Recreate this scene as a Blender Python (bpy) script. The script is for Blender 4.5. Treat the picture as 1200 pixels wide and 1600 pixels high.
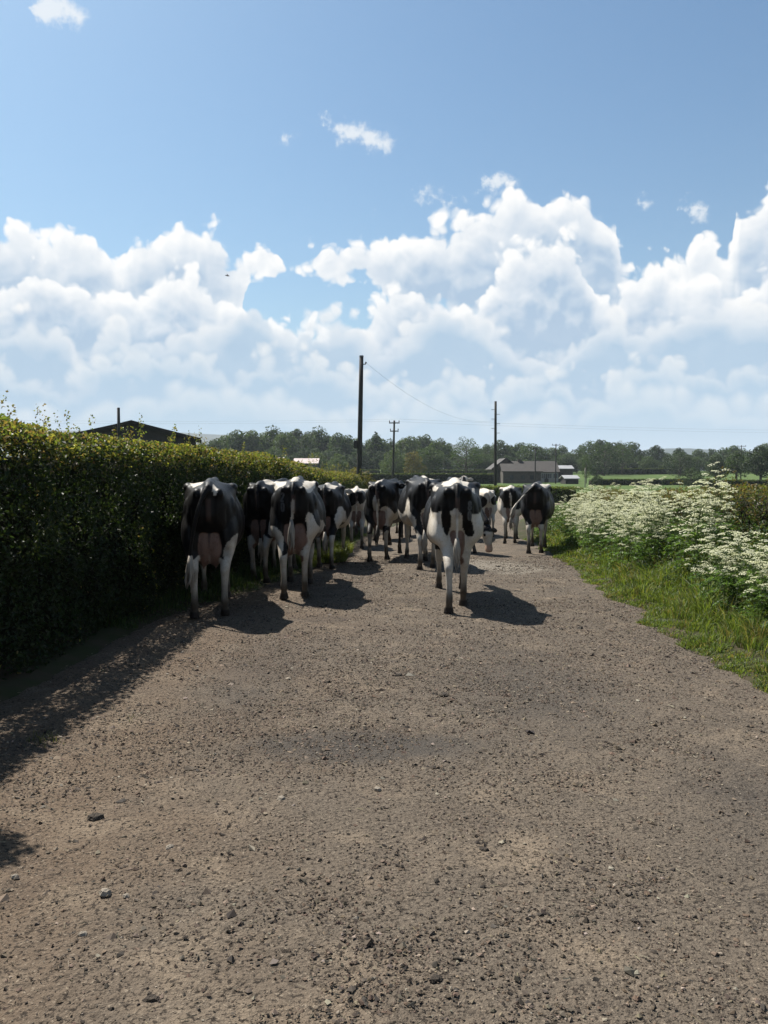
import bpy, math, random
import numpy as np
from mathutils import Vector, Matrix

for _o in list(bpy.data.objects):
    bpy.data.objects.remove(_o)
scene = bpy.context.scene
COL = scene.collection
rng = np.random.default_rng(11)
random.seed(5)
R = math.radians

# ------------------------------------------------------------------ camera
CAM_H = 1.6
F = 1330.0                    # focal length in pixels of the 1200 x 1600 photograph
PITCH = math.atan(62.0 / F)   # the horizon stands 62 px above the picture centre
cam_d = bpy.data.cameras.new('camera')
cam = bpy.data.objects.new('camera', cam_d)
COL.objects.link(cam)
cam.location = (0, 0, CAM_H)
cam.rotation_euler = (R(90) - PITCH, 0, 0)
cam_d.sensor_fit = 'VERTICAL'
cam_d.sensor_height = 36.0
cam_d.lens = 36.0 * F / 1600.0
cam_d.clip_start = 0.05
cam_d.clip_end = 30000
scene.camera = cam


def at(px, py, Y):
    """world point at depth Y that the photograph shows at (px, py)"""
    fy, fz = math.cos(PITCH), -math.sin(PITCH)
    dx, dy, dz = px - 600.0, F * fy + (800 - py) * math.sin(PITCH), F * fz + (800 - py) * math.cos(PITCH)
    k = Y / dy
    return Vector((dx * k, Y, CAM_H + dz * k))


def azel(px, py):
    p = at(px, py, 1.0) - Vector((0, 0, CAM_H))
    p.normalize()
    return math.atan2(p.x, p.y), math.asin(p.z)


# ------------------------------------------------------------------ light
SUN = Vector((-0.50, 0.52, 1.0)).normalized()
sun_el = math.asin(SUN.z)
sun_az = math.atan2(SUN.x, SUN.y)
sd = bpy.data.lights.new('sun', 'SUN')
sd.energy = 5.0
sd.angle = R(0.53)
sd.color = (1.0, 0.95, 0.87)
so = bpy.data.objects.new('sun', sd)
COL.objects.link(so)
so.rotation_euler = SUN.to_track_quat('Z', 'Y').to_euler()
so.location = SUN * 50

scene.view_settings.view_transform = 'Standard'
scene.view_settings.look = 'None'
scene.view_settings.exposure = 1.0
scene.view_settings.gamma = 1.0
scene.render.engine = 'CYCLES'
scene.cycles.max_bounces = 7
scene.cycles.diffuse_bounces = 3
scene.cycles.transmission_bounces = 4
scene.cycles.volume_bounces = 0
scene.cycles.use_adaptive_sampling = True
scene.cycles.adaptive_threshold = 0.012
scene.cycles.use_denoising = True

world = bpy.data.worlds.new('World')
scene.world = world
world.use_nodes = True
SKY_STRENGTH = 0.058
CLOUD_GAIN = 0.50            # clouds and haze share the sky's scale
SKY_TINT = (0.74, 0.97, 1.06)


class NT:
    """terse node building"""
    def __init__(s, tree):
        s.t = tree

    def n(s, typ, **kw):
        nd = s.t.nodes.new(typ)
        for k, v in kw.items():
            setattr(nd, k, v)
        return nd

    def put(s, sock, v):
        if isinstance(v, (int, float)):
            sock.default_value = v
        elif isinstance(v, (tuple, list)):
            sock.default_value = v if len(v) == len(sock.default_value) else tuple(v) + (1.0,)
        else:
            s.t.links.new(v, sock)

    def m(s, op, a, b=None, c=None, clamp=False):
        nd = s.n('ShaderNodeMath', operation=op)
        nd.use_clamp = clamp
        s.put(nd.inputs[0], a)
        if b is not None:
            s.put(nd.inputs[1], b)
        if c is not None:
            s.put(nd.inputs[2], c)
        return nd.outputs[0]

    def v(s, op, a, b=None):
        nd = s.n('ShaderNodeVectorMath', operation=op)
        s.put(nd.inputs[0], a)
        if b is not None:
            if op == 'SCALE':
                s.put(nd.inputs['Scale'], b)
            else:
                s.put(nd.inputs[1], b)
        return nd.outputs['Value'] if op in ('LENGTH', 'DOT_PRODUCT', 'DISTANCE') else nd.outputs[0]

    def mix(s, f, a, b):
        nd = s.n('ShaderNodeMix', data_type='RGBA')
        s.put(nd.inputs[0], f)
        s.put(nd.inputs[6], a)
        s.put(nd.inputs[7], b)
        return nd.outputs[2]

    def step(s, x, lo, hi, smooth=True):
        nd = s.n('ShaderNodeMapRange', interpolation_type='SMOOTHSTEP' if smooth else 'LINEAR')
        s.put(nd.inputs[0], x)
        s.put(nd.inputs[1], lo)
        s.put(nd.inputs[2], hi)
        return nd.outputs[0]

    def noise(s, vec, scale, detail=4.0, rough=0.55, dim='3D', distort=0.0):
        nd = s.n('ShaderNodeTexNoise', noise_dimensions=dim)
        if vec is not None:
            s.put(nd.inputs['Vector'], vec)
        nd.inputs['Scale'].default_value = scale
        nd.inputs['Detail'].default_value = detail
        nd.inputs['Roughness'].default_value = rough
        nd.inputs['Distortion'].default_value = distort
        return nd

    def ramp(s, fac, stops):
        nd = s.n('ShaderNodeValToRGB')
        s.put(nd.inputs[0], fac)
        el = nd.color_ramp.elements
        while len(el) < len(stops):
            el.new(0.5)
        for e, (p, c) in zip(el, stops):
            e.position = p
            e.color = tuple(c) + (1.0,) if len(c) == 3 else c
        return nd.outputs[0]


# cumulus bank: elevation of its top, and of the pale layer below, by direction (photo columns give the azimuth)
CLOUD_TOP = [(-60, 345), (0, 332), (40, 345), (75, 372), (110, 352), (160, 378), (182, 400), (205, 362), (285, 348), (350, 358), (382, 385), (396, 372), (430, 368),
             (452, 392), (485, 372), (570, 362), (610, 372), (650, 352), (720, 340), (760, 312), (840, 292), (905, 290), (940, 320), (962, 345), (975, 392), (1010, 398),
             (1065, 402), (1085, 375), (1110, 372), (1135, 410), (1150, 330), (1200, 295), (1260, 300)]
CLOUD_FOOT = [(-60, 520), (0, 500), (120, 500), (200, 490), (300, 500), (370, 490), (395, 430), (430, 425), (480, 440), (560, 445), (600, 480), (640, 500), (900, 540), (1000, 560), (1200, 560), (1260, 560)]
BANK2 = [(-60, 430), (0, 425), (50, 400), (100, 415), (150, 440), (215, 455), (260, 425), (320, 440), (372, 470), (400, 492), (440, 510), (520, 505), (590, 470), (625, 435), (665, 430), (700, 455), (735, 470), (765, 420),
         (800, 395), (850, 362), (895, 372), (920, 420), (945, 455), (985, 425), (1030, 415), (1075, 440), (1110, 430), (1160, 445), (1200, 420), (1260, 420)]
BANK3 = [(-60, 500), (0, 490), (70, 500), (130, 520), (190, 495), (260, 510), (340, 500), (385, 465), (415, 470), (450, 500), (475, 488), (540, 492), (590, 520), (640, 505), (690, 465), (735, 480), (770, 500), (850, 545), (900, 520), (950, 490), (1020, 500), (1100, 470), (1200, 480), (1260, 480)]
BANK4 = [(-60, 570), (0, 560), (90, 575), (180, 545), (290, 540), (370, 560), (420, 545), (520, 560), (600, 590), (690, 570), (760, 590), (850, 575), (930, 590), (1000, 555), (1090, 560), (1200, 550), (1260, 550)]
BANK5 = [(-60, 625), (80, 635), (200, 610), (330, 600), (460, 620), (570, 640), (700, 615), (800, 640), (900, 620), (1010, 600), (1120, 620), (1260, 610)]
WISPS = [(30, 12, 0), (55, 12, 16), (95, 12, 22), (135, 26, 10), (150, 30, 0), (435, 210, 0), (455, 212, 7), (475, 214, 0), (498, 195, 0), (515, 200, 14), (560, 210, 20), (605, 222, 14), (632, 226, 0), (640, 300, 0),
         (668, 299, 10), (690, 303, 6), (715, 304, 11), (742, 306, 0), (750, 296, 6), (790, 287, 12), (822, 285, 0), (980, 318, 0), (1006, 318, 12), (1030, 318, 0), (1048, 326, 0), (1088, 326, 17), (1122, 328, 0)]
A0, A1 = -0.55, 0.55                      # azimuths that the tables cover
E1 = 0.75                                 # elevation that a table value of 1 stands for


def build_world():
    nt = world.node_tree
    nt.nodes.clear()
    q = NT(nt)
    out = q.n('ShaderNodeOutputWorld')
    sky = q.n('ShaderNodeTexSky', sky_type='NISHITA')
    sky.sun_disc = False
    sky.sun_elevation = sun_el
    sky.sun_rotation = sun_az
    sky.altitude = 0
    sky.air_density = 1.0
    sky.dust_density = 1.5
    sky.ozone_density = 1.0
    tc = q.n('ShaderNodeTexCoord')
    d = q.v('NORMALIZE', tc.outputs['Generated'])
    sp = q.n('ShaderNodeSeparateXYZ')
    q.put(sp.inputs[0], d)
    x, y, z = sp.outputs
    az = q.m('ARCTAN2', x, y)
    el = q.m('ARCSINE', z)
    cb = q.n('ShaderNodeCombineXYZ')
    q.put(cb.inputs[0], q.m('MULTIPLY', az, 13.3))
    q.put(cb.inputs[1], q.m('MULTIPLY', el, 13.3))
    P = cb.outputs[0]
    skyc = q.v('SCALE', q.v('MULTIPLY', sky.outputs[0], SKY_TINT), SKY_STRENGTH / CLOUD_GAIN)
    elpos = q.m('MAXIMUM', el, 0.0)

    def curve(qq, u, pts):
        nd = qq.n('ShaderNodeFloatCurve')
        c = nd.mapping.curves[0]
        pts = sorted(pts)
        while len(c.points) < len(pts):
            c.points.new(0.5, 0.5)
        for p, (a, b) in zip(c.points, pts):
            p.location = (a, b)
            p.handle_type = 'AUTO'
        nd.mapping.use_clip = False
        nd.mapping.update()
        qq.put(nd.inputs['Value'], u)
        return nd.outputs[0]

    def table(rows_):
        o = []
        for (px, py) in rows_:
            a, e = azel(px, py)
            o.append(((a - A0) / (A1 - A0), e / E1))
        return o

    def group(name, top, foot, amp, scale, seed, vdetail, around_h):
        g = bpy.data.node_groups.new(name, 'ShaderNodeTree')
        g.interface.new_socket('P', in_out='INPUT', socket_type='NodeSocketVector')
        g.interface.new_socket('D', in_out='OUTPUT', socket_type='NodeSocketFloat')
        g.interface.new_socket('M', in_out='OUTPUT', socket_type='NodeSocketFloat')
        k = NT(g)
        gi, go = k.n('NodeGroupInput'), k.n('NodeGroupOutput')
        Pi = gi.outputs[0]
        Ps = k.v('ADD', Pi, (seed, seed * 0.7, 0.0))
        w = k.noise(Ps, 1.6 * scale, 3.0, 0.5, '2D')
        wv = k.v('SCALE', k.v('SUBTRACT', w.outputs['Color'], (0.5, 0.5, 0.5)), 0.34 / scale)
        Pw = k.v('ADD', Pi, k.v('SCALE', wv, 0.35))
        bill = None
        for (vs, va) in ((1.25, 0.48), (2.9, 0.30), (6.8, 0.13))[:vdetail]:
            vo = k.n('ShaderNodeTexVoronoi', voronoi_dimensions='2D', feature='F1')
            k.put(vo.inputs['Vector'], k.v('ADD', Ps, wv))
            vo.inputs['Scale'].default_value = vs * scale
            t = k.m('MULTIPLY', k.m('SUBTRACT', 0.42, vo.outputs['Distance']), va)
            bill = t if bill is None else k.m('ADD', bill, t)
        s2 = k.n('ShaderNodeSeparateXYZ')
        k.put(s2.inputs[0], Pw)
        u = k.m('DIVIDE', k.m('SUBTRACT', k.m('DIVIDE', s2.outputs[0], 13.3), A0), A1 - A0)
        # the tables serve the stretch of sky ahead; the bank goes on round the rest by noise of the same height
        nz = k.noise(k.v('MULTIPLY', Ps, (1.0, 0.0, 0.0)), 0.35, 3.0, 0.55, '2D')
        around = k.step(k.m('ABSOLUTE', k.m('SUBTRACT', u, 0.5)), 0.43, 0.52)
        T = k.m('MULTIPLY', curve(k, u, table(top)), E1 * 13.3)
        Tn = k.m('MULTIPLY_ADD', nz.outputs['Fac'], 3.0, around_h - 1.5)
        T = k.m('MULTIPLY_ADD', k.m('SUBTRACT', Tn, T), around, T)
        M = k.m('MULTIPLY', k.m('SUBTRACT', T, s2.outputs[1]), 0.75)
        if foot:
            Bm = k.m('MULTIPLY', curve(k, u, table(foot)), E1 * 13.3)
            Bm = k.m('MULTIPLY_ADD', k.m('SUBTRACT', 2.2, Bm), around, Bm)
            M = k.m('SMOOTH_MIN', M, k.m('MULTIPLY', k.m('SUBTRACT', s2.outputs[1], Bm), 1.1), 0.15)
        M = k.m('MINIMUM', M, 0.85)
        k.put(go.inputs[0], k.m('MULTIPLY_ADD', bill, amp, M))
        k.put(go.inputs[1], k.m('MULTIPLY_ADD', bill, amp * 0.35, M))
        return g

    def use(g, vec):
        nd = q.n('ShaderNodeGroup')
        nd.node_tree = g
        q.put(nd.inputs[0], vec)
        return nd.outputs

    HAZE = (0.66, 0.79, 0.88)
    hz = q.m('POWER', 2.718, q.m('MULTIPLY', elpos, -7.5))
    base = q.mix(q.m('MULTIPLY', hz, 0.75), skyc, HAZE)

    def layer(under, DM, D1, k, lo, hi, white, shade, haze_k, opac, deep, fall):
        # sunlit at the rim, shading off into the body of the cloud
        D, M = DM[0], DM[1]
        a = q.m('MULTIPLY', q.step(D, lo, hi), opac)
        L = q.m('SUBTRACT', 1.0, q.m('MULTIPLY', q.step(M, 0.0, deep, False), fall))
        if D1 is not None:
            L = q.m('ADD', L, q.m('MULTIPLY', q.m('SUBTRACT', D, D1[0]), k))
        L = q.m('MAXIMUM', q.m('MINIMUM', L, 1.0), 0.0)
        c = q.mix(L, shade, white)
        c = q.mix(q.m('MULTIPLY', hz, haze_k), c, HAZE)
        return q.mix(a, under, c)

    # thin wisps high up
    wn = q.noise(P, 3.2, 4.0, 0.62, '2D')
    wv = q.v('SCALE', q.v('SUBTRACT', wn.outputs['Color'], (0.5, 0.5, 0.5)), 0.42)
    s3 = q.n('ShaderNodeSeparateXYZ')
    q.put(s3.inputs[0], q.v('ADD', P, wv))
    u = q.m('DIVIDE', q.m('SUBTRACT', q.m('DIVIDE', s3.outputs[0], 13.3), A0), A1 - A0)
    cen, thk = [], []
    for (px, py, t) in WISPS:
        a, e = azel(px, py)
        cen.append(((a - A0) / (A1 - A0), e / E1))
        thk.append(((a - A0) / (A1 - A0), t / 100.0))
    C_ = q.m('MULTIPLY', curve(q, u, [(0, 0.5)] + cen + [(1, 0.5)]), E1 * 13.3)
    T_ = curve(q, u, [(0, 0)] + thk + [(1, 0)])
    Dw = q.m('SUBTRACT', T_, q.m('ABSOLUTE', q.m('SUBTRACT', s3.outputs[1], C_)))
    aw = q.m('MULTIPLY', q.step(q.m('MULTIPLY_ADD', q.m('SUBTRACT', wn.outputs['Fac'], 0.5), 0.5, Dw), -0.02, 0.20), 0.80)
    aw = q.m('MULTIPLY', aw, q.step(T_, 0.0, 0.05))
    high = q.mix(aw, base, (0.92, 0.95, 0.97))

    g1 = group('cumulus_back', CLOUD_TOP, CLOUD_FOOT, 1.0, 1.0, 3.1, 3, 5.2)
    g2 = group('cumulus_front', BANK2, None, 1.0, 1.1, 9.4, 3, 4.2)
    g3 = group('cumulus_low', BANK3, None, 1.0, 1.3, 17.3, 2, 3.1)
    g4 = group('cumulus_far', BANK4, None, 0.9, 1.6, 27.9, 2, 2.1)
    g5 = group('cumulus_farthest', BANK5, None, 0.8, 2.1, 38.2, 1, 1.3)
    off = (-0.07, 0.16, 0.0)
    W1, S1 = (1.06, 1.05, 1.03), (0.42, 0.56, 0.73)
    D = use(g1, P)
    c = layer(high, D, use(g1, q.v('ADD', P, off)), 1.15, 0.02, 0.14, W1, S1, 0.25, 0.97, 0.60, 0.95)
    D = use(g2, P)
    c = layer(c, D, use(g2, q.v('ADD', P, off)), 1.15, 0.0, 0.13, W1, S1, 0.25, 0.95, 0.55, 1.0)
    c = layer(c, use(g3, P), None, 0, 0.0, 0.20, (1.04, 1.02, 0.99), (0.43, 0.59, 0.76), 0.24, 0.88, 0.42, 1.0)
    c = layer(c, use(g4, P), None, 0, 0.0, 0.24, (1.02, 1.0, 0.96), (0.43, 0.60, 0.77), 0.28, 0.84, 0.38, 1.0)
    c = layer(c, use(g5, P), None, 0, -0.05, 0.26, (0.99, 0.98, 0.95), (0.46, 0.63, 0.78), 0.34, 0.74, 0.36, 1.0)
    c = q.v('SCALE', c, CLOUD_GAIN)
    high = q.v('SCALE', high, CLOUD_GAIN)
    b_high, b_low, b_under = (q.n('ShaderNodeBackground') for _ in range(3))
    q.put(b_high.inputs[0], high)
    q.put(b_low.inputs[0], c)
    b_under.inputs[0].default_value = (0.13, 0.15, 0.14, 1)
    # clouds only stand in the lowest 25 degrees
    m1, m2 = q.n('ShaderNodeMixShader'), q.n('ShaderNodeMixShader')
    q.put(m1.inputs[0], q.m('LESS_THAN', el, 0.42))
    nt.links.new(b_high.outputs[0], m1.inputs[1])
    nt.links.new(b_low.outputs[0], m1.inputs[2])
    q.put(m2.inputs[0], q.m('LESS_THAN', el, -0.005))
    nt.links.new(m1.outputs[0], m2.inputs[1])
    nt.links.new(b_under.outputs[0], m2.inputs[2])
    nt.links.new(m2.outputs[0], out.inputs[0])


build_world()
world.cycles.sampling_method = 'MANUAL'
world.cycles.sample_map_resolution = 512


# ------------------------------------------------------------------ helpers
def hash2(ix, iy, seed):
    h = (ix.astype(np.int64) * 374761393 + iy.astype(np.int64) * 668265263 + seed * 974711) & 0x7fffffff
    h = ((h ^ (h >> 13)) * 1274126177) & 0x7fffffff
    h = (h ^ (h >> 16)) & 0xffff
    return h / 65535.0


def vnoise(x, y, seed=0):
    x = np.asarray(x, float)
    y = np.asarray(y, float)
    ix, iy = np.floor(x), np.floor(y)
    fx, fy = x - ix, y - iy
    fx, fy = fx * fx * (3 - 2 * fx), fy * fy * (3 - 2 * fy)
    a, b = hash2(ix, iy, seed), hash2(ix + 1, iy, seed)
    c, d = hash2(ix, iy + 1, seed), hash2(ix + 1, iy + 1, seed)
    return (a * (1 - fx) + b * fx) * (1 - fy) + (c * (1 - fx) + d * fx) * fy - 0.5


def fbm(x, y, seed=0, oct=4, lac=2.1, gain=0.5):
    s, a, f = 0, 1.0, 1.0
    for o in range(oct):
        s = s + a * vnoise(np.asarray(x) * f + 17.3 * o, np.asarray(y) * f - 9.1 * o, seed + o)
        a *= gain
        f *= lac
    return s


def noise3(p, seed=0):
    """cheap 3D noise from three 2D slices"""
    return (vnoise(p[:, 0] + 0.37 * p[:, 2], p[:, 1] - 0.61 * p[:, 2], seed) + vnoise(p[:, 1] + 5.1, p[:, 2] + 0.43 * p[:, 0], seed + 7)
            + vnoise(p[:, 2] - 3.3, p[:, 0] - 0.29 * p[:, 1], seed + 13)) * 0.8


def sstep(x, a, b):
    t = np.clip((np.asarray(x, float) - a) / (b - a), 0, 1)
    return t * t * (3 - 2 * t)


def mesh_np(name, verts, faces, mat=None, col=None, smooth=False, mats=None, midx=None):
    """verts (n,3); faces: array (m,k) or a list of such arrays"""
    me = bpy.data.meshes.new(name)
    verts = np.asarray(verts, np.float32)
    fl = faces if isinstance(faces, list) else [faces]
    fl = [np.asarray(f, np.int32) for f in fl if len(f)]
    nl = sum(f.size for f in fl)
    nf = sum(len(f) for f in fl)
    me.vertices.add(len(verts))
    me.vertices.foreach_set('co', verts.ravel())
    me.loops.add(nl)
    me.loops.foreach_set('vertex_index', np.concatenate([f.ravel() for f in fl]))
    me.polygons.add(nf)
    sizes = np.concatenate([np.full(len(f), f.shape[1], np.int32) for f in fl])
    starts = np.concatenate([[0], np.cumsum(sizes)[:-1]]).astype(np.int32)
    me.polygons.foreach_set('loop_start', starts)
    me.polygons.foreach_set('loop_total', sizes)
    me.polygons.foreach_set('use_smooth', np.full(nf, bool(smooth)))
    if midx is not None:
        me.polygons.foreach_set('material_index', np.asarray(midx, np.int32))
    me.update(calc_edges=True)
    if col is not None:
        ca = me.color_attributes.new('col', 'FLOAT_COLOR', 'POINT')
        c4 = np.ones((len(verts), 4), np.float32)
        c4[:, :3] = col
        ca.data.foreach_set('color', c4.ravel())
    for mm in (mats or ([mat] if mat else [])):
        me.materials.append(mm)
    return me


def link(name, data, parent=None, label=None, cat=None, group=None, kind=None, loc=None, rotz=None):
    o = bpy.data.objects.new(name, data)
    COL.objects.link(o)
    if parent is not None:
        o.parent = parent
    if label:
        o['label'] = label
    if cat:
        o['category'] = cat
    if group:
        o['group'] = group
    if kind:
        o['kind'] = kind
    if loc is not None:
        o.location = loc
    if rotz is not None:
        o.rotation_euler = (0, 0, rotz)
    return o


class MB:
    """collects simple shapes as one mesh"""
    def __init__(s):
        s.v, s.f, s.n = [], {}, 0

    def add(s, verts, faces):
        verts = np.asarray(verts, float).reshape(-1, 3)
        for f in faces:
            s.f.setdefault(len(f), []).append([i + s.n for i in f])
        s.v.append(verts)
        s.n += len(verts)

    def box(s, x0, x1, y0, y1, z0, z1):
        v = [(x, y, z) for z in (z0, z1) for y in (y0, y1) for x in (x0, x1)]
        s.add(v, [(0, 2, 3, 1), (4, 5, 7, 6), (0, 1, 5, 4), (2, 6, 7, 3), (0, 4, 6, 2), (1, 3, 7, 5)])

    def tube(s, pts, radii, n=8, cap=True, flat=None):
        pts = [Vector(p) for p in pts]
        if isinstance(radii, (int, float)):
            radii = [radii] * len(pts)
        rings = []
        up = Vector((0, 0, 1))
        prev = None
        for i, p in enumerate(pts):
            t = (pts[min(i + 1, len(pts) - 1)] - pts[max(i - 1, 0)])
            if t.length < 1e-9:
                t = Vector((0, 0, 1))
            t.normalize()
            if prev is None:
                a = t.cross(up)
                if a.length < 0.1:
                    a = t.cross(Vector((0, 1, 0)))
            else:
                a = prev - t * prev.dot(t)
            a.normalize()
            prev = a
            b = t.cross(a)
            r = radii[i]
            ra, rb = (r, r) if not isinstance(r, (tuple, list)) else r
            rings.append([p + a * (math.cos(2 * math.pi * k / n) * ra) + b * (math.sin(2 * math.pi * k / n) * rb) for k in range(n)])
        v = [c for ring in rings for c in ring]
        f = []
        for i in range(len(rings) - 1):
            for k in range(n):
                k2 = (k + 1) % n
                f.append((i * n + k, i * n + k2, (i + 1) * n + k2, (i + 1) * n + k))
        if cap:
            f.append(tuple(range(n))[::-1])
            f.append(tuple(range((len(rings) - 1) * n, len(rings) * n)))
        s.add([tuple(c) for c in v], f)

    def ell(s, c, r, rot=None, nu=14, nv=9):
        v = []
        for j in range(1, nv):
            th = math.pi * j / nv
            for i in range(nu):
                ph = 2 * math.pi * i / nu
                v.append((math.sin(th) * math.cos(ph) * r[0], math.sin(th) * math.sin(ph) * r[1], math.cos(th) * r[2]))
        v += [(0, 0, r[2]), (0, 0, -r[2])]
        if rot is not None:
            v = [tuple(rot @ Vector(p)) for p in v]
        v = [(p[0] + c[0], p[1] + c[1], p[2] + c[2]) for p in v]
        f = []
        for j in range(nv - 2):
            for i in range(nu):
                i2 = (i + 1) % nu
                f.append((j * nu + i, (j + 1) * nu + i, (j + 1) * nu + i2, j * nu + i2))
        T, B = len(v) - 2, len(v) - 1
        for i in range(nu):
            i2 = (i + 1) % nu
            f.append((T, i, i2))
            f.append((B, (nv - 2) * nu + i2, (nv - 2) * nu + i))
        s.add(v, f)

    def mesh(s, name, mat, smooth=False, col=None):
        return mesh_np(name, np.concatenate(s.v), [np.array(a) for a in s.f.values()], mat, smooth=smooth, col=col)


def basemat(name):
    m = bpy.data.materials.new(name)
    m.use_nodes = True
    q = NT(m.node_tree)
    return m, q, m.node_tree.nodes['Principled BSDF']


def simple_mat(name, c1, c2, scale=3.0, rough=0.8, bump=0.3, bscale=30.0, spec=0.3, stretch=(1, 1, 1)):
    m, q, b = basemat(name)
    tc = q.n('ShaderNodeTexCoord').outputs['Object']
    tc = q.v('MULTIPLY', tc, stretch)
    nz = q.noise(tc, scale, 5.0, 0.6)
    q.put(b.inputs['Base Color'], q.mix(q.step(nz.outputs['Fac'], 0.3, 0.7), c1, c2))
    b.inputs['Roughness'].default_value = rough
    b.inputs['Specular IOR Level'].default_value = spec
    n2 = q.noise(tc, bscale, 4.0, 0.6)
    bp = q.n('ShaderNodeBump')
    bp.inputs['Strength'].default_value = bump
    bp.inputs['Distance'].default_value = 0.02
    q.put(bp.inputs['Height'], n2.outputs['Fac'])
    q.put(b.inputs['Normal'], bp.outputs[0])
    return m


def leaf_mat(name, trans=0.4, gloss=0.35, rough=0.45, tcol=(1.0, 1.05, 0.55)):
    """leaf colour from the mesh; light also shines through"""
    m, q, b = basemat(name)
    at_ = q.n('ShaderNodeAttribute', attribute_name='col')
    q.put(b.inputs['Base Color'], at_.outputs['Color'])
    b.inputs['Roughness'].default_value = rough
    b.inputs['Specular IOR Level'].default_value = gloss
    tr = q.n('ShaderNodeBsdfTranslucent')
    q.put(tr.inputs[0], q.v('MULTIPLY', at_.outputs['Color'], tuple(1.6 * c for c in tcol)))
    mx = q.n('ShaderNodeMixShader')
    mx.inputs[0].default_value = trans
    m.node_tree.links.new(b.outputs[0], mx.inputs[1])
    m.node_tree.links.new(tr.outputs[0], mx.inputs[2])
    m.node_tree.links.new(mx.outputs[0], m.node_tree.nodes['Material Output'].inputs[0])
    return m


def rand_dirs(n):
    d = rng.normal(size=(n, 3))
    return d / np.linalg.norm(d, axis=1, keepdims=True)


def leaf_cards(P, size, N=None, jitter=0.9, aspect=0.62, fold=0.18):
    """one folded four-cornered leaf at each point; returns verts, faces"""
    n = len(P)
    d = rand_dirs(n)
    if N is not None:
        d = N + d * jitter
        d /= np.linalg.norm(d, axis=1, keepdims=True)
    t = np.cross(d, rand_dirs(n))
    t /= np.linalg.norm(t, axis=1, keepdims=True) + 1e-9
    b = np.cross(d, t)
    s = np.asarray(size).reshape(-1, 1)
    base = P - t * s * 0.5
    tip = P + t * s * 0.5 - d * s * fold
    l = P + b * s * aspect * 0.5 + d * s * fold * 0.5
    r = P - b * s * aspect * 0.5 + d * s * fold * 0.5
    V = np.stack([base, l, tip, r], 1).reshape(-1, 3)
    Fc = np.arange(4 * n).reshape(-1, 4)
    return V, Fc


def grass_blades(P, h, w, lean=0.45, lean_dir=None):
    n = len(P)
    a = rng.uniform(0, 2 * np.pi, n)
    side = np.stack([np.cos(a), np.sin(a), np.zeros(n)], 1)
    a2 = rng.uniform(0, 2 * np.pi, n)
    ln = np.stack([np.cos(a2), np.sin(a2), np.zeros(n)], 1) * rng.uniform(0.1, 1.0, n)[:, None] * lean
    if lean_dir is not None:
        ln = ln + np.asarray(lean_dir)
    up = np.array([0, 0, 1.0])
    h = np.asarray(h).reshape(-1, 1)
    w = np.asarray(w).reshape(-1, 1)
    b0, b1 = P - side * w * 0.5, P + side * w * 0.5
    mid = P + up * h * 0.55 + ln * h * 0.30
    m0, m1 = mid - side * w * 0.38, mid + side * w * 0.38
    tip = P + up * h * (1 - 0.35 * np.linalg.norm(ln, axis=1, keepdims=True)) + ln * h
    V = np.stack([b0, b1, m1, m0, tip], 1).reshape(-1, 3)
    k = np.arange(n)[:, None] * 5
    Q = k + np.array([[0, 1, 2, 3]])
    T = k + np.array([[3, 2, 4]])
    return V, [Q, T]


def palette(n, cols, weights=None, var=0.25):
    idx = rng.choice(len(cols), n, p=weights)
    c = np.array(cols)[idx]
    return c * (1 + rng.uniform(-var, var, (n, 1))) * (1 + rng.uniform(-0.06, 0.06, (n, 3)))


# ------------------------------------------------------------------ the lie of the land
ROAD_Y = [-6, 0, 5, 9, 12, 14, 16, 18, 21, 25, 32, 45, 60]
ROAD_L = [-3.1, -3.0, -2.85, -2.5, -1.75, -1.25, -1.0, -0.95, -0.8, -0.55, 0.3, 3.2, 8.5]
ROAD_R = [2.7, 2.75, 2.8, 2.9, 3.05, 3.2, 3.35, 3.5, 3.75, 4.0, 4.8, 7.8, 12.9]


def road_l(y):
    return np.interp(y, ROAD_Y, ROAD_L)


def road_r(y):
    return np.interp(y, ROAD_Y, ROAD_R)


def edge_wob(y, s):
    y = np.asarray(y, float)
    return 0.16 * fbm(y * 0.9, np.zeros_like(y) + s, 50 + s, 4) + 0.11 * fbm(y * 3.7, np.zeros_like(y) + s, 57 + s, 4)


def base_z(y):
    # level to begin with, then gently down along the track, the fields rising again beyond
    return np.interp(y, [-50, 12, 15, 18, 22, 25, 35, 80, 120, 180, 260, 330, 500, 1500, 9000], [0, 0, -0.05, -0.12, -0.22, -0.30, -0.50, -0.65, -0.75, -0.7, 0.8, 2.0, 2.6, 2.0, 0.0])


def land_z(x, y):
    x = np.asarray(x, float)
    y = np.asarray(y, float)
    z = base_z(y)
    near = 1 - sstep(y, 40, 60)
    dl = (road_l(y) + edge_wob(y, 1)) - x          # >0 on the left verge
    dr = x - (road_r(y) + edge_wob(y, 2))          # >0 on the right verge
    bank_l = 0.04 * sstep(dl, -0.05, 0.2) + 0.10 * sstep(dl, 0.2, 1.2)
    bank_r = 0.05 * sstep(dr, -0.05, 0.25) + 0.34 * sstep(dr, 0.4, 2.2) - 0.25 * sstep(dr, 3.5, 7)
    inside = np.minimum(-dl, -dr)
    z = z + near * (np.where(dl > -0.06, bank_l, 0) + np.where(dr > -0.06, bank_r, 0)) - near * 0.14 * sstep(inside, 0.0, 0.25)
    z = z + 0.03 * fbm(x * 0.7, y * 0.7, 3, 3) * sstep(np.maximum(dl, dr), 0.1, 0.8)
    return z


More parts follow.
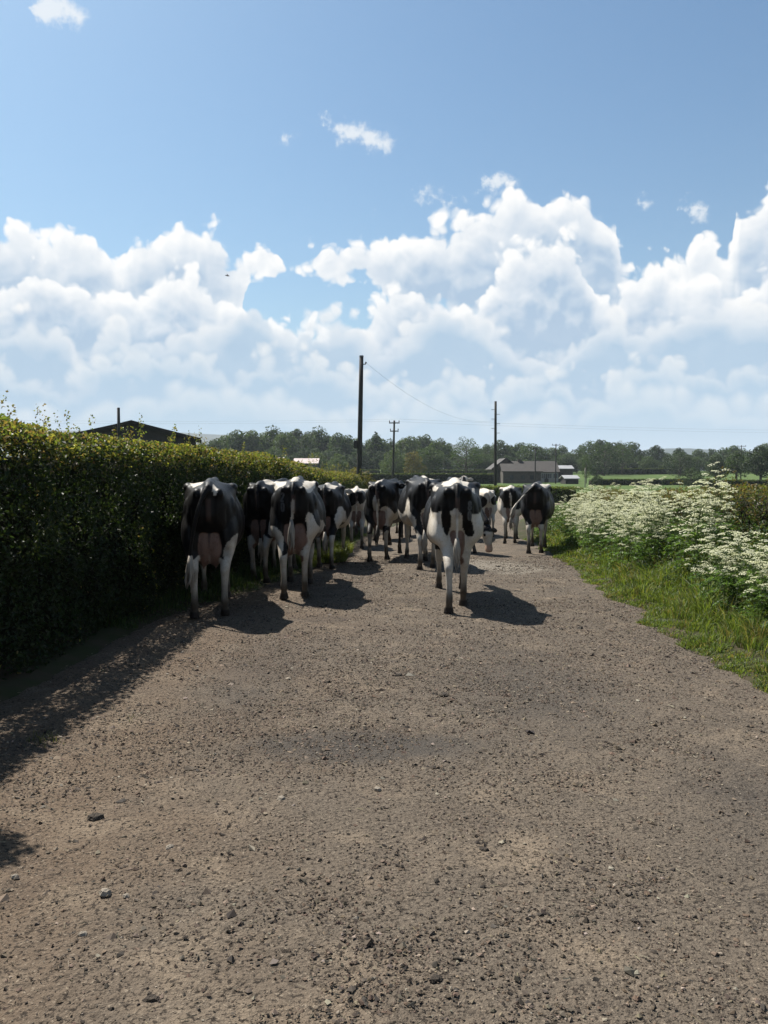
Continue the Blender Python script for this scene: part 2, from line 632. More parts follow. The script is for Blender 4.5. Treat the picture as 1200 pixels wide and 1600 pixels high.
def road_z(x, y):
    x = np.asarray(x, float)
    y = np.asarray(y, float)
    z = base_z(y) + 0.030 * fbm(x * 0.55, y * 0.45, 21, 3) + 0.012 * fbm(x * 3.1, y * 3.1, 31, 3)
    mid = (road_l(y) + road_r(y)) * 0.5
    hw = (road_r(y) - road_l(y)) * 0.5
    u = (x - mid) / hw
    z = z + 0.03 * (1 - u * u) - 0.018 * np.exp(-((np.abs(u) - 0.5) / 0.16) ** 2)
    return z


# terrain: one sheet to the horizon, finer near the road
def axis(lims):
    out = []
    for a, b, st in lims:
        out += list(np.arange(a, b, st))
    return np.array(out)


gx = axis([(-6000, -800, 400), (-800, -120, 40), (-120, -12, 6), (-12, -4.5, 0.5), (-4.5, 7.5, 0.1), (7.5, 15, 0.5), (15, 120, 6), (120, 800, 40), (800, 6001, 400)])
gy = axis([(-60, -4, 8), (-4, 30, 0.14), (30, 62, 0.8), (62, 400, 8), (400, 1200, 60), (1200, 9001, 600)])
GX, GY = np.meshgrid(gx, gy)
GZ = land_z(GX, GY)
V = np.stack([GX.ravel(), GY.ravel(), GZ.ravel()], 1)
nx, ny = len(gx), len(gy)
ii = (np.arange(ny - 1)[:, None] * nx + np.arange(nx - 1)[None, :]).ravel()
Fc = np.stack([ii, ii + 1, ii + nx + 1, ii + nx], 1)

m_ground, q, b = basemat('meadow_ground')
pos = q.n('ShaderNodeNewGeometry').outputs['Position']
n1 = q.noise(pos, 0.012, 3.0, 0.5)
n2 = q.noise(pos, 2.2, 6.0, 0.65)
n3 = q.noise(pos, 0.11, 4.0, 0.6)
green = q.mix(q.step(n1.outputs['Fac'], 0.35, 0.65), (0.048, 0.080, 0.020), (0.066, 0.105, 0.028))
green = q.mix(q.step(n3.outputs['Fac'], 0.35, 0.75), green, (0.075, 0.105, 0.030))
green = q.mix(q.m('MULTIPLY', q.step(n2.outputs['Fac'], 0.45, 0.75), 0.6), green, (0.030, 0.042, 0.012))
spg = q.n('ShaderNodeSeparateXYZ')
q.put(spg.inputs[0], pos)
litter = q.mix(q.step(n2.outputs['Fac'], 0.4, 0.65), (0.030, 0.034, 0.014), (0.050, 0.038, 0.025))
green = q.mix(q.step(spg.outputs[1], 34.0, 44.0), litter, green)
q.put(b.inputs['Base Color'], green)
b.inputs['Roughness'].default_value = 0.95
b.inputs['Specular IOR Level'].default_value = 0.1
me = mesh_np('ground', V, Fc, m_ground, smooth=True)
link('ground', me, kind='structure', label='green meadow ground running out to the horizon')

# the dirt track
rows = np.unique(np.concatenate([np.exp(np.linspace(math.log(1.7), math.log(26), 440)), np.linspace(26, 60, 60)]))
rows = np.concatenate([np.linspace(-6, 1.6, 40), rows])
us = np.linspace(-1.0, 1.0, 420)
YY = np.repeat(rows[:, None], len(us), 1)
LL = road_l(YY) - 0.35
RR = road_r(YY) + 0.35
XX = LL + (RR - LL) * (us[None, :] * 0.5 + 0.5)
ZZ = road_z(XX, YY)
fine = 0.011 * fbm(XX * 9, YY * 9, 61, 3) + 0.012 * np.maximum(0, fbm(XX * 24, YY * 24, 71, 2) - 0.1)
clod = sstep(fbm(XX * 0.9, YY * 0.9, 81, 3), -0.1, 0.45)
ZZ = ZZ + fine * (0.45 + 0.9 * clod)
inl = np.minimum(XX - road_l(YY) - edge_wob(YY, 1), road_r(YY) + edge_wob(YY, 2) - XX)
ZZ = ZZ - 0.16 * (1 - sstep(inl, -0.22, 0.06))
V = np.stack([XX.ravel(), YY.ravel(), ZZ.ravel()], 1)
nx, ny = len(us), len(rows)
ii = (np.arange(ny - 1)[:, None] * nx + np.arange(nx - 1)[None, :]).ravel()
Fc = np.stack([ii, ii + 1, ii + nx + 1, ii + nx], 1)

m_dirt, q, b = basemat('packed_dirt')
pos = q.n('ShaderNodeNewGeometry').outputs['Position']
big = q.noise(pos, 0.75, 5.0, 0.6)
mid = q.noise(q.v('ADD', pos, (7.3, 2.1, 0)), 2.6, 5.0, 0.62)
fin = q.noise(pos, 34.0, 4.0, 0.70)
gr = q.noise(q.v('ADD', pos, (3.0, 9.0, 0)), 75.0, 3.0, 0.65)
gr2 = q.noise(q.v('ADD', pos, (1.0, 4.0, 0)), 58.0, 2.0, 0.6)
brown, grey, tan, dark = (0.110, 0.079, 0.054), (0.100, 0.081, 0.062), (0.176, 0.137, 0.098), (0.022, 0.017, 0.013)
sp = q.n('ShaderNodeSeparateXYZ')
q.put(sp.inputs[0], pos)
left = q.step(q.m('MULTIPLY_ADD', big.outputs['Fac'], 3.0, q.m('MULTIPLY', sp.outputs[0], -0.45)), 1.3, 2.6)
c = q.mix(left, grey, brown)
c = q.mix(q.m('MULTIPLY', q.step(mid.outputs['Fac'], 0.46, 0.72), 0.70), c, tan)
c = q.mix(q.m('MULTIPLY', q.step(big.outputs['Fac'], 0.54, 0.70), 0.60), c, (0.046, 0.040, 0.035))
c = q.mix(q.m('MULTIPLY', q.step(fin.outputs['Fac'], 0.50, 0.68), 0.55), c, dark)
c = q.mix(q.m('MULTIPLY', q.step(gr2.outputs['Fac'], 0.54, 0.63), 0.90), c, dark)
c = q.mix(q.m('MULTIPLY', q.step(gr.outputs['Fac'], 0.58, 0.68), 0.75), c, (0.22, 0.18, 0.135))
# a drift of dark grey chippings in mid-track, and the greyer wheel lines
for (gx_, gy_, kx, ky, amt) in ((-0.1, 4.85, 0.85, 1.9, 0.75), (1.1, 6.2, 0.9, 0.55, 0.45), (1.9, 3.4, 1.0, 0.5, 0.35), (-1.0, 6.6, 1.6, 0.4, 0.4)):
    gv = q.v('MULTIPLY', q.v('SUBTRACT', pos, (gx_, gy_, 0.0)), (kx, ky, 0.0))
    gm_ = q.m('MULTIPLY_ADD', mid.outputs['Fac'], 1.4, q.m('SUBTRACT', 0.35, q.v('LENGTH', gv)))
    c = q.mix(q.m('MULTIPLY', q.step(gm_, 0.15, 0.85), amt), c, (0.040, 0.037, 0.034))
# pale worn concrete showing through up the track
pv = q.v('MULTIPLY', q.v('SUBTRACT', pos, (1.95, 14.6, 0.0)), (0.62, 0.5, 0.0))
pale = q.m('MULTIPLY_ADD', mid.outputs['Fac'], 1.3, q.m('SUBTRACT', 0.45, q.v('LENGTH', pv)))
c = q.mix(q.m('MULTIPLY', q.step(pale, 0.30, 0.85), 0.75), c, (0.18, 0.16, 0.13))
q.put(b.inputs['Base Color'], c)
b.inputs['Roughness'].default_value = 0.95
b.inputs['Specular IOR Level'].default_value = 0.15
bp = q.n('ShaderNodeBump')
bp.inputs['Strength'].default_value = 0.9
bp.inputs['Distance'].default_value = 0.022
q.put(bp.inputs['Height'], q.m('ADD', fin.outputs['Fac'], q.m('MULTIPLY', gr.outputs['Fac'], 0.5)))
q.put(b.inputs['Normal'], bp.outputs[0])
me = mesh_np('track', V, Fc, m_dirt, smooth=True)
link('track', me, kind='structure', label='dry brown dirt and gravel farm track')

# distant hills
m_hill = simple_mat('far_hill', (0.018, 0.032, 0.030), (0.026, 0.042, 0.034), scale=0.004, bump=0.0)


def ridge(name, prof, Y, label):
    xs = np.linspace(prof[0][0], prof[-1][0], 90)
    hs = np.interp(xs, [p[0] for p in prof], [p[1] for p in prof])
    top = np.array([at(x, h, Y) for x, h in zip(xs, hs)])
    top[:, 2] += 0.03 * top[:, 2] * fbm(xs * 0.05, xs * 0, 5, 4)
    V, Fc = [], []
    prof_d = [(-0.5, 0.0), (-0.3, 0.45), (-0.12, 0.85), (0, 1.0), (0.2, 0.7), (0.5, 0.0)]
    for (k, f) in prof_d:
        r = top.copy()
        r[:, 1] += k * 0.4 * Y
        r[:, 0] *= r[:, 1] / Y
        r[:, 2] = -8 + (top[:, 2] + 8) * f
        V.append(r)
    n = len(xs)
    V = np.concatenate(V)
    for j in range(len(prof_d) - 1):
        i = np.arange(n - 1) + j * n
        Fc.append(np.stack([i, i + 1, i + n + 1, i + n], 1))
    link(name, mesh_np(name, V, np.concatenate(Fc), m_hill, smooth=True), kind='structure', label=label)


ridge('hills', [(-900, 690), (-300, 668), (100, 672), (300, 676), (420, 684), (560, 700), (690, 693), (730, 696), (800, 712), (960, 708), (1030, 701), (1065, 699), (1110, 703), (1220, 708), (1500, 694), (2300, 690)],
      2200, 'pale blue hills on the far horizon')
#@@PART2@@
# ------------------------------------------------------------------ hedges
M_LEAF = leaf_mat('hedge_leaf', 0.42, 0.28, 0.48)
M_GRASS = leaf_mat('grass_blade', 0.40, 0.30, 0.5, (1.0, 0.95, 0.45))
M_TREE = leaf_mat('tree_leaf', 0.30, 0.20, 0.6)
M_CORE = simple_mat('hedge_core', (0.010, 0.012, 0.007), (0.020, 0.020, 0.011), 14.0, 0.95, 0.5, 60, 0.05)
M_BARK = simple_mat('bark', (0.055, 0.045, 0.035), (0.10, 0.085, 0.065), 3.0, 0.9, 0.5, 20, stretch=(1, 1, 0.25))


def path_frame(path, s):
    """points and left-hand normals of a polyline at arc lengths s"""
    p = np.array(path, float)
    seg = np.linalg.norm(np.diff(p, axis=0), axis=1)
    cum = np.concatenate([[0], np.cumsum(seg)])
    x = np.interp(s, cum, p[:, 0])
    y = np.interp(s, cum, p[:, 1])
    e = 0.6
    x2, x1 = np.interp(s + e, cum, p[:, 0]), np.interp(s - e, cum, p[:, 0])
    y2, y1 = np.interp(s + e, cum, p[:, 1]), np.interp(s - e, cum, p[:, 1])
    t = np.stack([x2 - x1, y2 - y1], 1)
    t /= np.linalg.norm(t, axis=1, keepdims=True) + 1e-9
    return np.stack([x, y], 1), t, cum[-1]


def hedge(name, path, height, width, face_sign, n, leaf, label, cols, top_cols, sprigs=0, seed=1, dens=None, core_step=0.5, face_share=0.55, lump=0.12, both=False):
    """clipped field hedge along the line of its face. face_sign=+1: the hedge body lies to the left of the path"""
    _, _, Ltot = path_frame(path, np.array([0.0]))
    root = link(name, None, label=label, cat='hedge')
    hfun = height if callable(height) else (lambda s: np.full(np.shape(s), height))

    def lumps(s, v):
        return lump * 2.0 * fbm(s * 1.1, v * 1.3, seed, 4) + lump * 1.0 * fbm(s * 4.2, v * 4.2, seed + 9, 2)

    # solid near-black filler for the twig mass, added to block light
    ss = np.arange(0, Ltot + core_step, core_step)
    C, T, _ = path_frame(path, ss)
    Nn = np.stack([-T[:, 1], T[:, 0]], 1) * face_sign
    hh = hfun(ss)
    ring = [(0.22, 0.0), (0.20, 0.35), (0.20, 0.70), (0.28, 0.88), (0.5, 0.94), (0.75, 0.90), (0.86, 0.7), (0.82, 0.0)]
    V = []
    for (u, v) in ring:
        lz = land_z(C[:, 0], C[:, 1])
        off = u * width + lumps(ss, v * hh + 0 * ss) * 0.8
        V.append(np.stack([C[:, 0] + Nn[:, 0] * off, C[:, 1] + Nn[:, 1] * off, lz + v * hh * 0.97 - 0.05 + (0.05 * fbm(ss * 2.0, ss * 0 + u, seed + 3, 3) if v > 0.6 else 0)], 1))
    k = len(ring)
    V = np.stack(V, 1).reshape(-1, 3)
    i = np.arange(len(ss) - 1)[:, None] * k + np.arange(k - 1)[None, :]
    i = i.ravel()
    Fc = np.stack([i, i + 1, i + k + 1, i + k], 1)
    caps = np.array([list(range(k))[::-1], list(range(len(V) - k, len(V)))])
    link('blocking_core', mesh_np('blocking_core', V, [Fc, caps], M_CORE, smooth=True), root)

    # leaves
    s = rng.uniform(0, Ltot, n) if dens is None else np.interp(rng.uniform(0, 1, n), dens[1], dens[0])
    C, T, _ = path_frame(path, s)
    Nn = np.stack([-T[:, 1], T[:, 0]], 1) * face_sign
    hh = hfun(s)
    face = rng.uniform(0, 1, n) < face_share
    v = np.where(face, rng.beta(1.15, 1.0, n), 1.0) * 1.0
    u = np.where(face, 0.0, rng.uniform(0, 1, n))
    if both:
        back = face & (rng.uniform(0, 1, n) < 0.35)
        u = np.where(back, 1.0, u)
    depth = np.abs(rng.normal(0, 0.085, n))
    rnd = np.where(u < 0.5, 1, -1)
    off_face = lumps(s, v * hh) - depth * -1.0
    # rounded shoulder
    sh = sstep(v, 0.78, 1.0)
    off = np.where(face, np.where(u < 0.5, off_face + sh * 0.09 * width, width - off_face - sh * 0.09 * width), u * width)
    z = np.where(face, v * hh - sh * 0.02, hh * (1.0 + 0.0) + 0.10 * fbm(s * 1.6, u * 3.0, seed + 20, 4) + 0.05 * fbm(s * 7, u * 9, seed + 22, 2) - depth * 0.9
                 - 0.20 * (np.abs(u - 0.5) * 2) ** 4 * hh * 0.4)
    lz = land_z(C[:, 0], C[:, 1])
    P = np.stack([C[:, 0] + Nn[:, 0] * off, C[:, 1] + Nn[:, 1] * off, lz + z], 1)
    N3 = np.where(face[:, None], np.stack([-Nn[:, 0] * rnd, -Nn[:, 1] * rnd, np.full(n, 0.35)], 1), np.array([[0.0, 0.0, 1.0]]))
    # clumps of old and young leaf; some palettes also hold top light and face shade
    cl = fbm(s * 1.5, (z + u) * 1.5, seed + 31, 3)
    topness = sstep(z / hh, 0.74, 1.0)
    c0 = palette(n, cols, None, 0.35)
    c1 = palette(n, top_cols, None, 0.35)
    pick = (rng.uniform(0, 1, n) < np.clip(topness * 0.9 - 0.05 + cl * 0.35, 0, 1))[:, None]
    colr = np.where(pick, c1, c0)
    sz = leaf * rng.uniform(0.6, 1.35, n)
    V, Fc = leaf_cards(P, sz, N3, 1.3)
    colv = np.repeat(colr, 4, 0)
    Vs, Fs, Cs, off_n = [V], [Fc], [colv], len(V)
    # young shoots standing proud of the top
    for _ in range(sprigs):
        s0 = rng.uniform(0, Ltot, 1) if dens is None else np.interp(rng.uniform(0, 1, 1), dens[1], dens[0])
        C, T, _ = path_frame(path, s0)
        Nn = np.stack([-T[:, 1], T[:, 0]], 1) * face_sign
        uu = rng.uniform(0.05, 0.8)
        L = rng.uniform(0.10, 0.34) ** 1.0
        base = np.array([C[0, 0] + Nn[0, 0] * uu * width, C[0, 1] + Nn[0, 1] * uu * width, float(land_z(C[0, 0], C[0, 1])) + float(hfun(s0)[0]) - 0.08])
        d = np.array([rng.normal(0, 0.22), rng.normal(0, 0.22), 1.0])
        m_ = int(10 + L * 55)
        tt = rng.uniform(0.25, 1, m_)
        P2 = base + d * (tt * (L + 0.08))[:, None] + rng.normal(0, 0.016, (m_, 3))
        V2, F2 = leaf_cards(P2, leaf * rng.uniform(0.5, 0.95, m_), None)
        st = np.array([base - [0.003, 0, 0], base + [0.003, 0, 0], base + d * (L + 0.08)])
        Vs += [V2, st]
        Fs.append(F2 + off_n)
        Cs += [np.repeat(palette(m_, top_cols, None, 0.3), 4, 0), np.tile([[0.05, 0.04, 0.025]], (3, 1))]
        off_n += len(V2) + 3
    lo = link('leaves', mesh_np('leaves', np.concatenate(Vs), np.concatenate(Fs), M_LEAF, col=np.concatenate(Cs)), root, kind='stuff')
    return root


HP = [(-3.35, 0.3), (-2.98, 4), (-2.74, 7), (-2.64, 9.5), (-2.34, 12), (-1.80, 14.5), (-1.48, 17), (-1.3, 20), (-1.05, 24), (-0.9, 27), (-0.75, 30.5)]


def hl_height(s):
    # clipped a little lower further along; a bushy shoulder out by the near end
    return np.interp(s, [0, 2.6, 4.6, 7, 9, 12, 14.5, 18, 23, 28, 31], [2.02, 2.04, 2.06, 2.01, 1.93, 1.91, 1.89, 1.80, 1.82, 1.84, 1.84]) + 0.06 * fbm(s * 0.8, s * 0, 77, 3)


OLD_SHADED = [(0.020, 0.034, 0.012), (0.026, 0.040, 0.013), (0.017, 0.029, 0.012), (0.030, 0.038, 0.014)]  # old leaf, darkened further to put the face's shade into the colour
NEW_GLOW = [(0.150, 0.155, 0.030), (0.195, 0.180, 0.042), (0.105, 0.130, 0.028), (0.165, 0.125, 0.042), (0.085, 0.110, 0.026), (0.14, 0.095, 0.040)]  # young leaf, brightened to put the crown's backlit glow into the colour
_sd = np.linspace(0, 31.0, 60)
_w = np.interp(_sd, [0, 3, 5, 12, 20, 31.0], [0.6, 0.8, 1.6, 1.25, 0.8, 0.55])
_c = np.concatenate([[0], np.cumsum((_w[1:] + _w[:-1]) / 2 * np.diff(_sd))])
hedge('hedge', HP, hl_height, 1.7, +1, 185000, 0.041, 'tall clipped hawthorn hedge in deep shade beside the black cows', OLD_SHADED, NEW_GLOW, 95, 1, (_sd, _c / _c[-1]))
# a bough added out of frame to throw a shadow on the track
_hb = [o for o in bpy.data.objects if o.name == 'hedge'][0]
_n = 2600
_t = rng.uniform(0.35, 1.0, _n)
_P = np.stack([-3.15 + 0.48 * _t, 4.45 + 0.14 * _t, 1.72 + 0.38 * _t - 0.05 * _t ** 3], 1) + rand_dirs(_n) * (0.19 * rng.uniform(0.2, 1, _n) ** 0.5)[:, None]
_V, _F = leaf_cards(_P, 0.047 * rng.uniform(0.7, 1.3, _n))
link('shadow_bough', mesh_np('shadow_bough', _V, _F, M_LEAF, col=np.repeat(palette(_n, NEW_GLOW, None, 0.3), 4, 0)), _hb, kind='stuff')

HR = [(5.7, 2.0), (5.35, 6), (5.05, 10), (5.0, 14), (5.2, 19), (5.8, 25), (7.6, 34), (11.5, 45)]
RNEW = [(0.125, 0.115, 0.030), (0.150, 0.110, 0.040), (0.100, 0.110, 0.028), (0.120, 0.080, 0.035), (0.080, 0.095, 0.025)]
ROLD = [(0.050, 0.070, 0.020), (0.040, 0.058, 0.018), (0.075, 0.070, 0.025), (0.085, 0.060, 0.028)]
_sd = np.linspace(0, 45, 80)
_w = np.interp(_sd, [0, 4, 7, 14, 24, 45], [0.4, 1.0, 1.6, 1.2, 0.7, 0.35])
_c = np.concatenate([[0], np.cumsum((_w[1:] + _w[:-1]) / 2 * np.diff(_sd))])
hedge('hedge', HR, lambda s: np.interp(s, [0, 8, 13, 20, 30, 45], [1.0, 1.03, 0.98, 0.92, 0.85, 0.9]) + 0.10 * fbm(s * 0.9, s * 0, 177, 3), 1.5, -1, 66000, 0.043,
      'low brownish hawthorn hedge behind the white cow parsley', ROLD, RNEW, 70, 2, (_sd, _c / _c[-1]))

# field hedges further off, near-side shade put into dark face colours, paler lit tops
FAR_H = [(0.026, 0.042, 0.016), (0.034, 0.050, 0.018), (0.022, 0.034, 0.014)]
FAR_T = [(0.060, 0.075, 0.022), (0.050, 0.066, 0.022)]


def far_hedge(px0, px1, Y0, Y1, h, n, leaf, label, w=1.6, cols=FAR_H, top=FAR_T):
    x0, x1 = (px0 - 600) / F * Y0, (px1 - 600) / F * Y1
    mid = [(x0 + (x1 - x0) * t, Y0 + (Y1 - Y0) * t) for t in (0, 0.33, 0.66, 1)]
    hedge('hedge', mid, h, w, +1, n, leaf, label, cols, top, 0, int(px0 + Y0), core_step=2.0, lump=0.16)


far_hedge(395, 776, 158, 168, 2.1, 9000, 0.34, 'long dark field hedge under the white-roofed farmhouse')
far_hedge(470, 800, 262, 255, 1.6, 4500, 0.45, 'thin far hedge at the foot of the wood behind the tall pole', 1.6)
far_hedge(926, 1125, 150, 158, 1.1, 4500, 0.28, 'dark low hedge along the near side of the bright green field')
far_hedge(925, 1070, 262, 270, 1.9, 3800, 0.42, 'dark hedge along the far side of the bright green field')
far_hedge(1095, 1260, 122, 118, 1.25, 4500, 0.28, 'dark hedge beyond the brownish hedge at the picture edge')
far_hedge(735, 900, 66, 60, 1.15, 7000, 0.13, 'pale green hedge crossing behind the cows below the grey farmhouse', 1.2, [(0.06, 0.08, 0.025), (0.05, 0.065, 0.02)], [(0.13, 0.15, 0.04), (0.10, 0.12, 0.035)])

# ------------------------------------------------------------------ grass
def strip_points(n, ya, yb, side, w0, w1, bias=1.0):
    y = np.exp(rng.uniform(math.log(ya), math.log(yb), n))
    t = rng.uniform(0, 1, n) ** bias
    dd = w0 + (w1 - w0) * t
    if side > 0:
        x = road_r(y) + edge_wob(y, 2) + dd
    else:
        x = road_l(y) + edge_wob(y, 1) - dd
    return np.stack([x, y, land_z(x, y) - 0.01], 1), dd


GREENS = [(0.090, 0.130, 0.027), (0.112, 0.155, 0.032), (0.062, 0.096, 0.023), (0.125, 0.160, 0.040), (0.16, 0.145, 0.06), (0.050, 0.080, 0.021)]
Vs, Fq, Ft, Cs, k = [], [], [], [], 0


def add_blades(P, h, w, cols, lean=0.5, var=0.3, ld=None):
    global k
    V, (Q, T) = grass_blades(P, h, w, lean, ld)
    Vs.append(V)
    Fq.append(Q + k)
    Ft.append(T + k)
    Cs.append(np.repeat(palette(len(P), cols, None, var), 5, 0))
    k += len(V)


def flush_grass(name, label):
    global Vs, Fq, Ft, Cs, k
    link(name, mesh_np(name, np.concatenate(Vs), [np.concatenate(Fq), np.concatenate(Ft)], M_GRASS, col=np.concatenate(Cs)), kind='stuff', label=label, cat='grass')
    Vs, Fq, Ft, Cs, k = [], [], [], [], 0


# right verge: tufts, short at the track, knee-high by the flowers
def tufts(nc, per, ya, yb, w0, w1, bias, hfun, cols, tuft_r=0.07):
    C, dd = strip_points(nc, ya, yb, +1, w0, w1, bias)
    tone = rng.uniform(0.65, 1.3, nc)
    for q_ in range(3):                                   # three ages of tuft
        sel = np.arange(nc) % 3 == q_
        idx = np.repeat(np.where(sel)[0], per)
        n_ = len(idx)
        a_ = rng.uniform(0, 6.28, n_)
        r_ = np.sqrt(rng.uniform(0, 1, n_))
        o_ = np.stack([np.cos(a_) * r_, np.sin(a_) * r_, np.zeros(n_)], 1)
        P = C[idx] + o_ * (tuft_r * (1 + 0.03 * C[idx][:, 1]))[:, None]
        P[:, 2] = land_z(P[:, 0], P[:, 1]) - 0.01
        h = hfun(dd[idx], C[idx]) * tone[idx] * rng.uniform(0.55, 1.15, n_)
        add_blades(P, np.clip(h, 0.025, 0.6), 0.0038 + 0.0007 * P[:, 1], [cols[q_ * 2], cols[q_ * 2 + 1]], 0.35, 0.35, o_ * 0.75 + np.array([0.10, -0.06, 0]))


def verge_h(d_, C):
    return (0.05 + 0.22 * sstep(d_, 0.02, 0.75)) * (1 + 0.9 * fbm(C[:, 0] * 1.3, C[:, 1] * 1.3, 91, 3))


tufts(1500, 30, 3.9, 24, -0.10, 1.35, 1.3, verge_h, GREENS)
tufts(900, 14, 3.9, 20, -0.22, 0.25, 1.0, lambda d_, C: 0.045 + 0 * d_, GREENS, 0.05)
P, dd = strip_points(14000, 5.5, 30, +1, 1.2, 3.4, 1.0)
add_blades(P, rng.uniform(0.18, 0.5, len(P)), 0.006 + 0.0008 * P[:, 1], GREENS)
flush_grass('grass', 'bright green grass along the track edge below the cow parsley')
# left verge, blades coloured darker to deepen the hedge's shade
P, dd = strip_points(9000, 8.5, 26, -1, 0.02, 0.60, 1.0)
patch = fbm(P[:, 0] * 2.0, P[:, 1] * 2.0, 95, 3)
h = (0.04 + 0.16 * sstep(dd, 0.0, 0.5)) * (1 + 0.9 * patch) * rng.uniform(0.6, 1.3, len(P))
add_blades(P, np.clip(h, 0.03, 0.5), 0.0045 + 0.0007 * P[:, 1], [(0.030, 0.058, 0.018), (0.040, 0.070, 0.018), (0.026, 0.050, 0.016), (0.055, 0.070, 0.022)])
# tussocks by the hedge foot, sunlit so given the brighter blade colours
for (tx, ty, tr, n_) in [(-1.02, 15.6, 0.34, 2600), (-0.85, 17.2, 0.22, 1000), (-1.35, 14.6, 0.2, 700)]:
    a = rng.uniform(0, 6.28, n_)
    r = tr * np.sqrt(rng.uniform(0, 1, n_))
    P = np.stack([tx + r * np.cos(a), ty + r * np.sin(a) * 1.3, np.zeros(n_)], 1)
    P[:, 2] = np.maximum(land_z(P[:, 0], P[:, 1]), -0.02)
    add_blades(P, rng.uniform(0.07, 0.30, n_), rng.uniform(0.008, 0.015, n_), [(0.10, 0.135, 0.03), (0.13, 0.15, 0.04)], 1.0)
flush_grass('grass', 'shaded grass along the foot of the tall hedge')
# stray tufts at the rim of the track's bare earth
for (tx, ty, n_) in [(-1.98, 4.93, 45), (-2.05, 5.05, 35), (-1.62, 5.45, 15)]:
    P = np.stack([tx + rng.normal(0, 0.05, n_), ty + rng.normal(0, 0.05, n_), np.zeros(n_)], 1)
    P[:, 2] = road_z(P[:, 0], P[:, 1]) - 0.005
    add_blades(P, rng.uniform(0.02, 0.07, n_), rng.uniform(0.003, 0.005, n_), [(0.06, 0.075, 0.025), (0.09, 0.09, 0.04)], 1.1)
flush_grass('grass', 'small tuft of grass on the bare earth at the hedge shadow edge')

# broad green leaves low among the flowers
n = 30000
P, dd = strip_points(n, 5.5, 30, +1, 0.45, 2.6, 1.0)
P[:, 2] += rng.uniform(0.05, 0.62, n) * sstep(dd, 0.4, 1.2)
V, Fc = leaf_cards(P, rng.uniform(0.022, 0.058, n) * (1 + 0.03 * P[:, 1]), np.tile([[0, -0.1, 1.0]], (n, 1)), 0.9, 0.5)
link('undergrowth', mesh_np('undergrowth', V, Fc, M_LEAF, col=np.repeat(palette(n, [(0.042, 0.072, 0.020), (0.058, 0.092, 0.025), (0.030, 0.055, 0.016), (0.075, 0.090, 0.03)], None, 0.3), 4, 0)),
     kind='stuff', label='low green leaves and nettles under the cow parsley', cat='undergrowth')

# ------------------------------------------------------------------ cow parsley
m_umbel, q, b = basemat('white_umbel')
oi = q.n('ShaderNodeObjectInfo')
q.put(b.inputs['Base Color'], q.mix(oi.outputs['Random'], (0.52, 0.52, 0.31), (0.60, 0.60, 0.43)))
b.inputs['Roughness'].default_value = 0.8
tr = q.n('ShaderNodeBsdfTranslucent')
tr.inputs[0].default_value = (0.42, 0.44, 0.23, 1)
mx = q.n('ShaderNodeMixShader')
mx.inputs[0].default_value = 0.35
m_umbel.node_tree.links.new(b.outputs[0], mx.inputs[1])
m_umbel.node_tree.links.new(tr.outputs[0], mx.inputs[2])
m_umbel.node_tree.links.new(mx.outputs[0], m_umbel.node_tree.nodes['Material Output'].inputs[0])


def umbel_mesh(seed):
    """a flower head: a dome of little round clusters"""
    r_ = random.Random(seed)
    V, Fc = [], []
    n_ = r_.randint(11, 15)
    for i in range(n_):
        a = i * 2.39996
        r = 0.040 * math.sqrt((i + 0.4) / n_) * r_.uniform(0.85, 1.15)
        c = Vector((r * math.cos(a), r * math.sin(a), 0.016 * (1 - (r / 0.042) ** 2) + r_.uniform(-0.004, 0.004)))
        rr = r_.uniform(0.0075, 0.0115)
        tx, ty = c.x * 7 + r_.uniform(-0.3, 0.3), c.y * 7 + r_.uniform(-0.3, 0.3)
        k0 = len(V)
        for j in range(6):
            b_ = j * math.pi / 3 + a
            q_ = rr * (1 if j % 2 else 0.72)
            dx, dy = math.cos(b_) * q_, math.sin(b_) * q_
            V.append((c.x + dx, c.y + dy, c.z - tx * dx - ty * dy - 0.002))
        V.append((c.x, c.y, c.z + 0.003))
        for j in range(6):
            Fc.append((k0 + j, k0 + (j + 1) % 6, k0 + 6))
    return mesh_np('umbel', V, np.array(Fc), m_umbel)


UMB = [umbel_mesh(i) for i in range(5)]
M_STEM = simple_mat('flower_stem', (0.075, 0.115, 0.035), (0.10, 0.12, 0.045), 8.0, 0.7, 0.1)


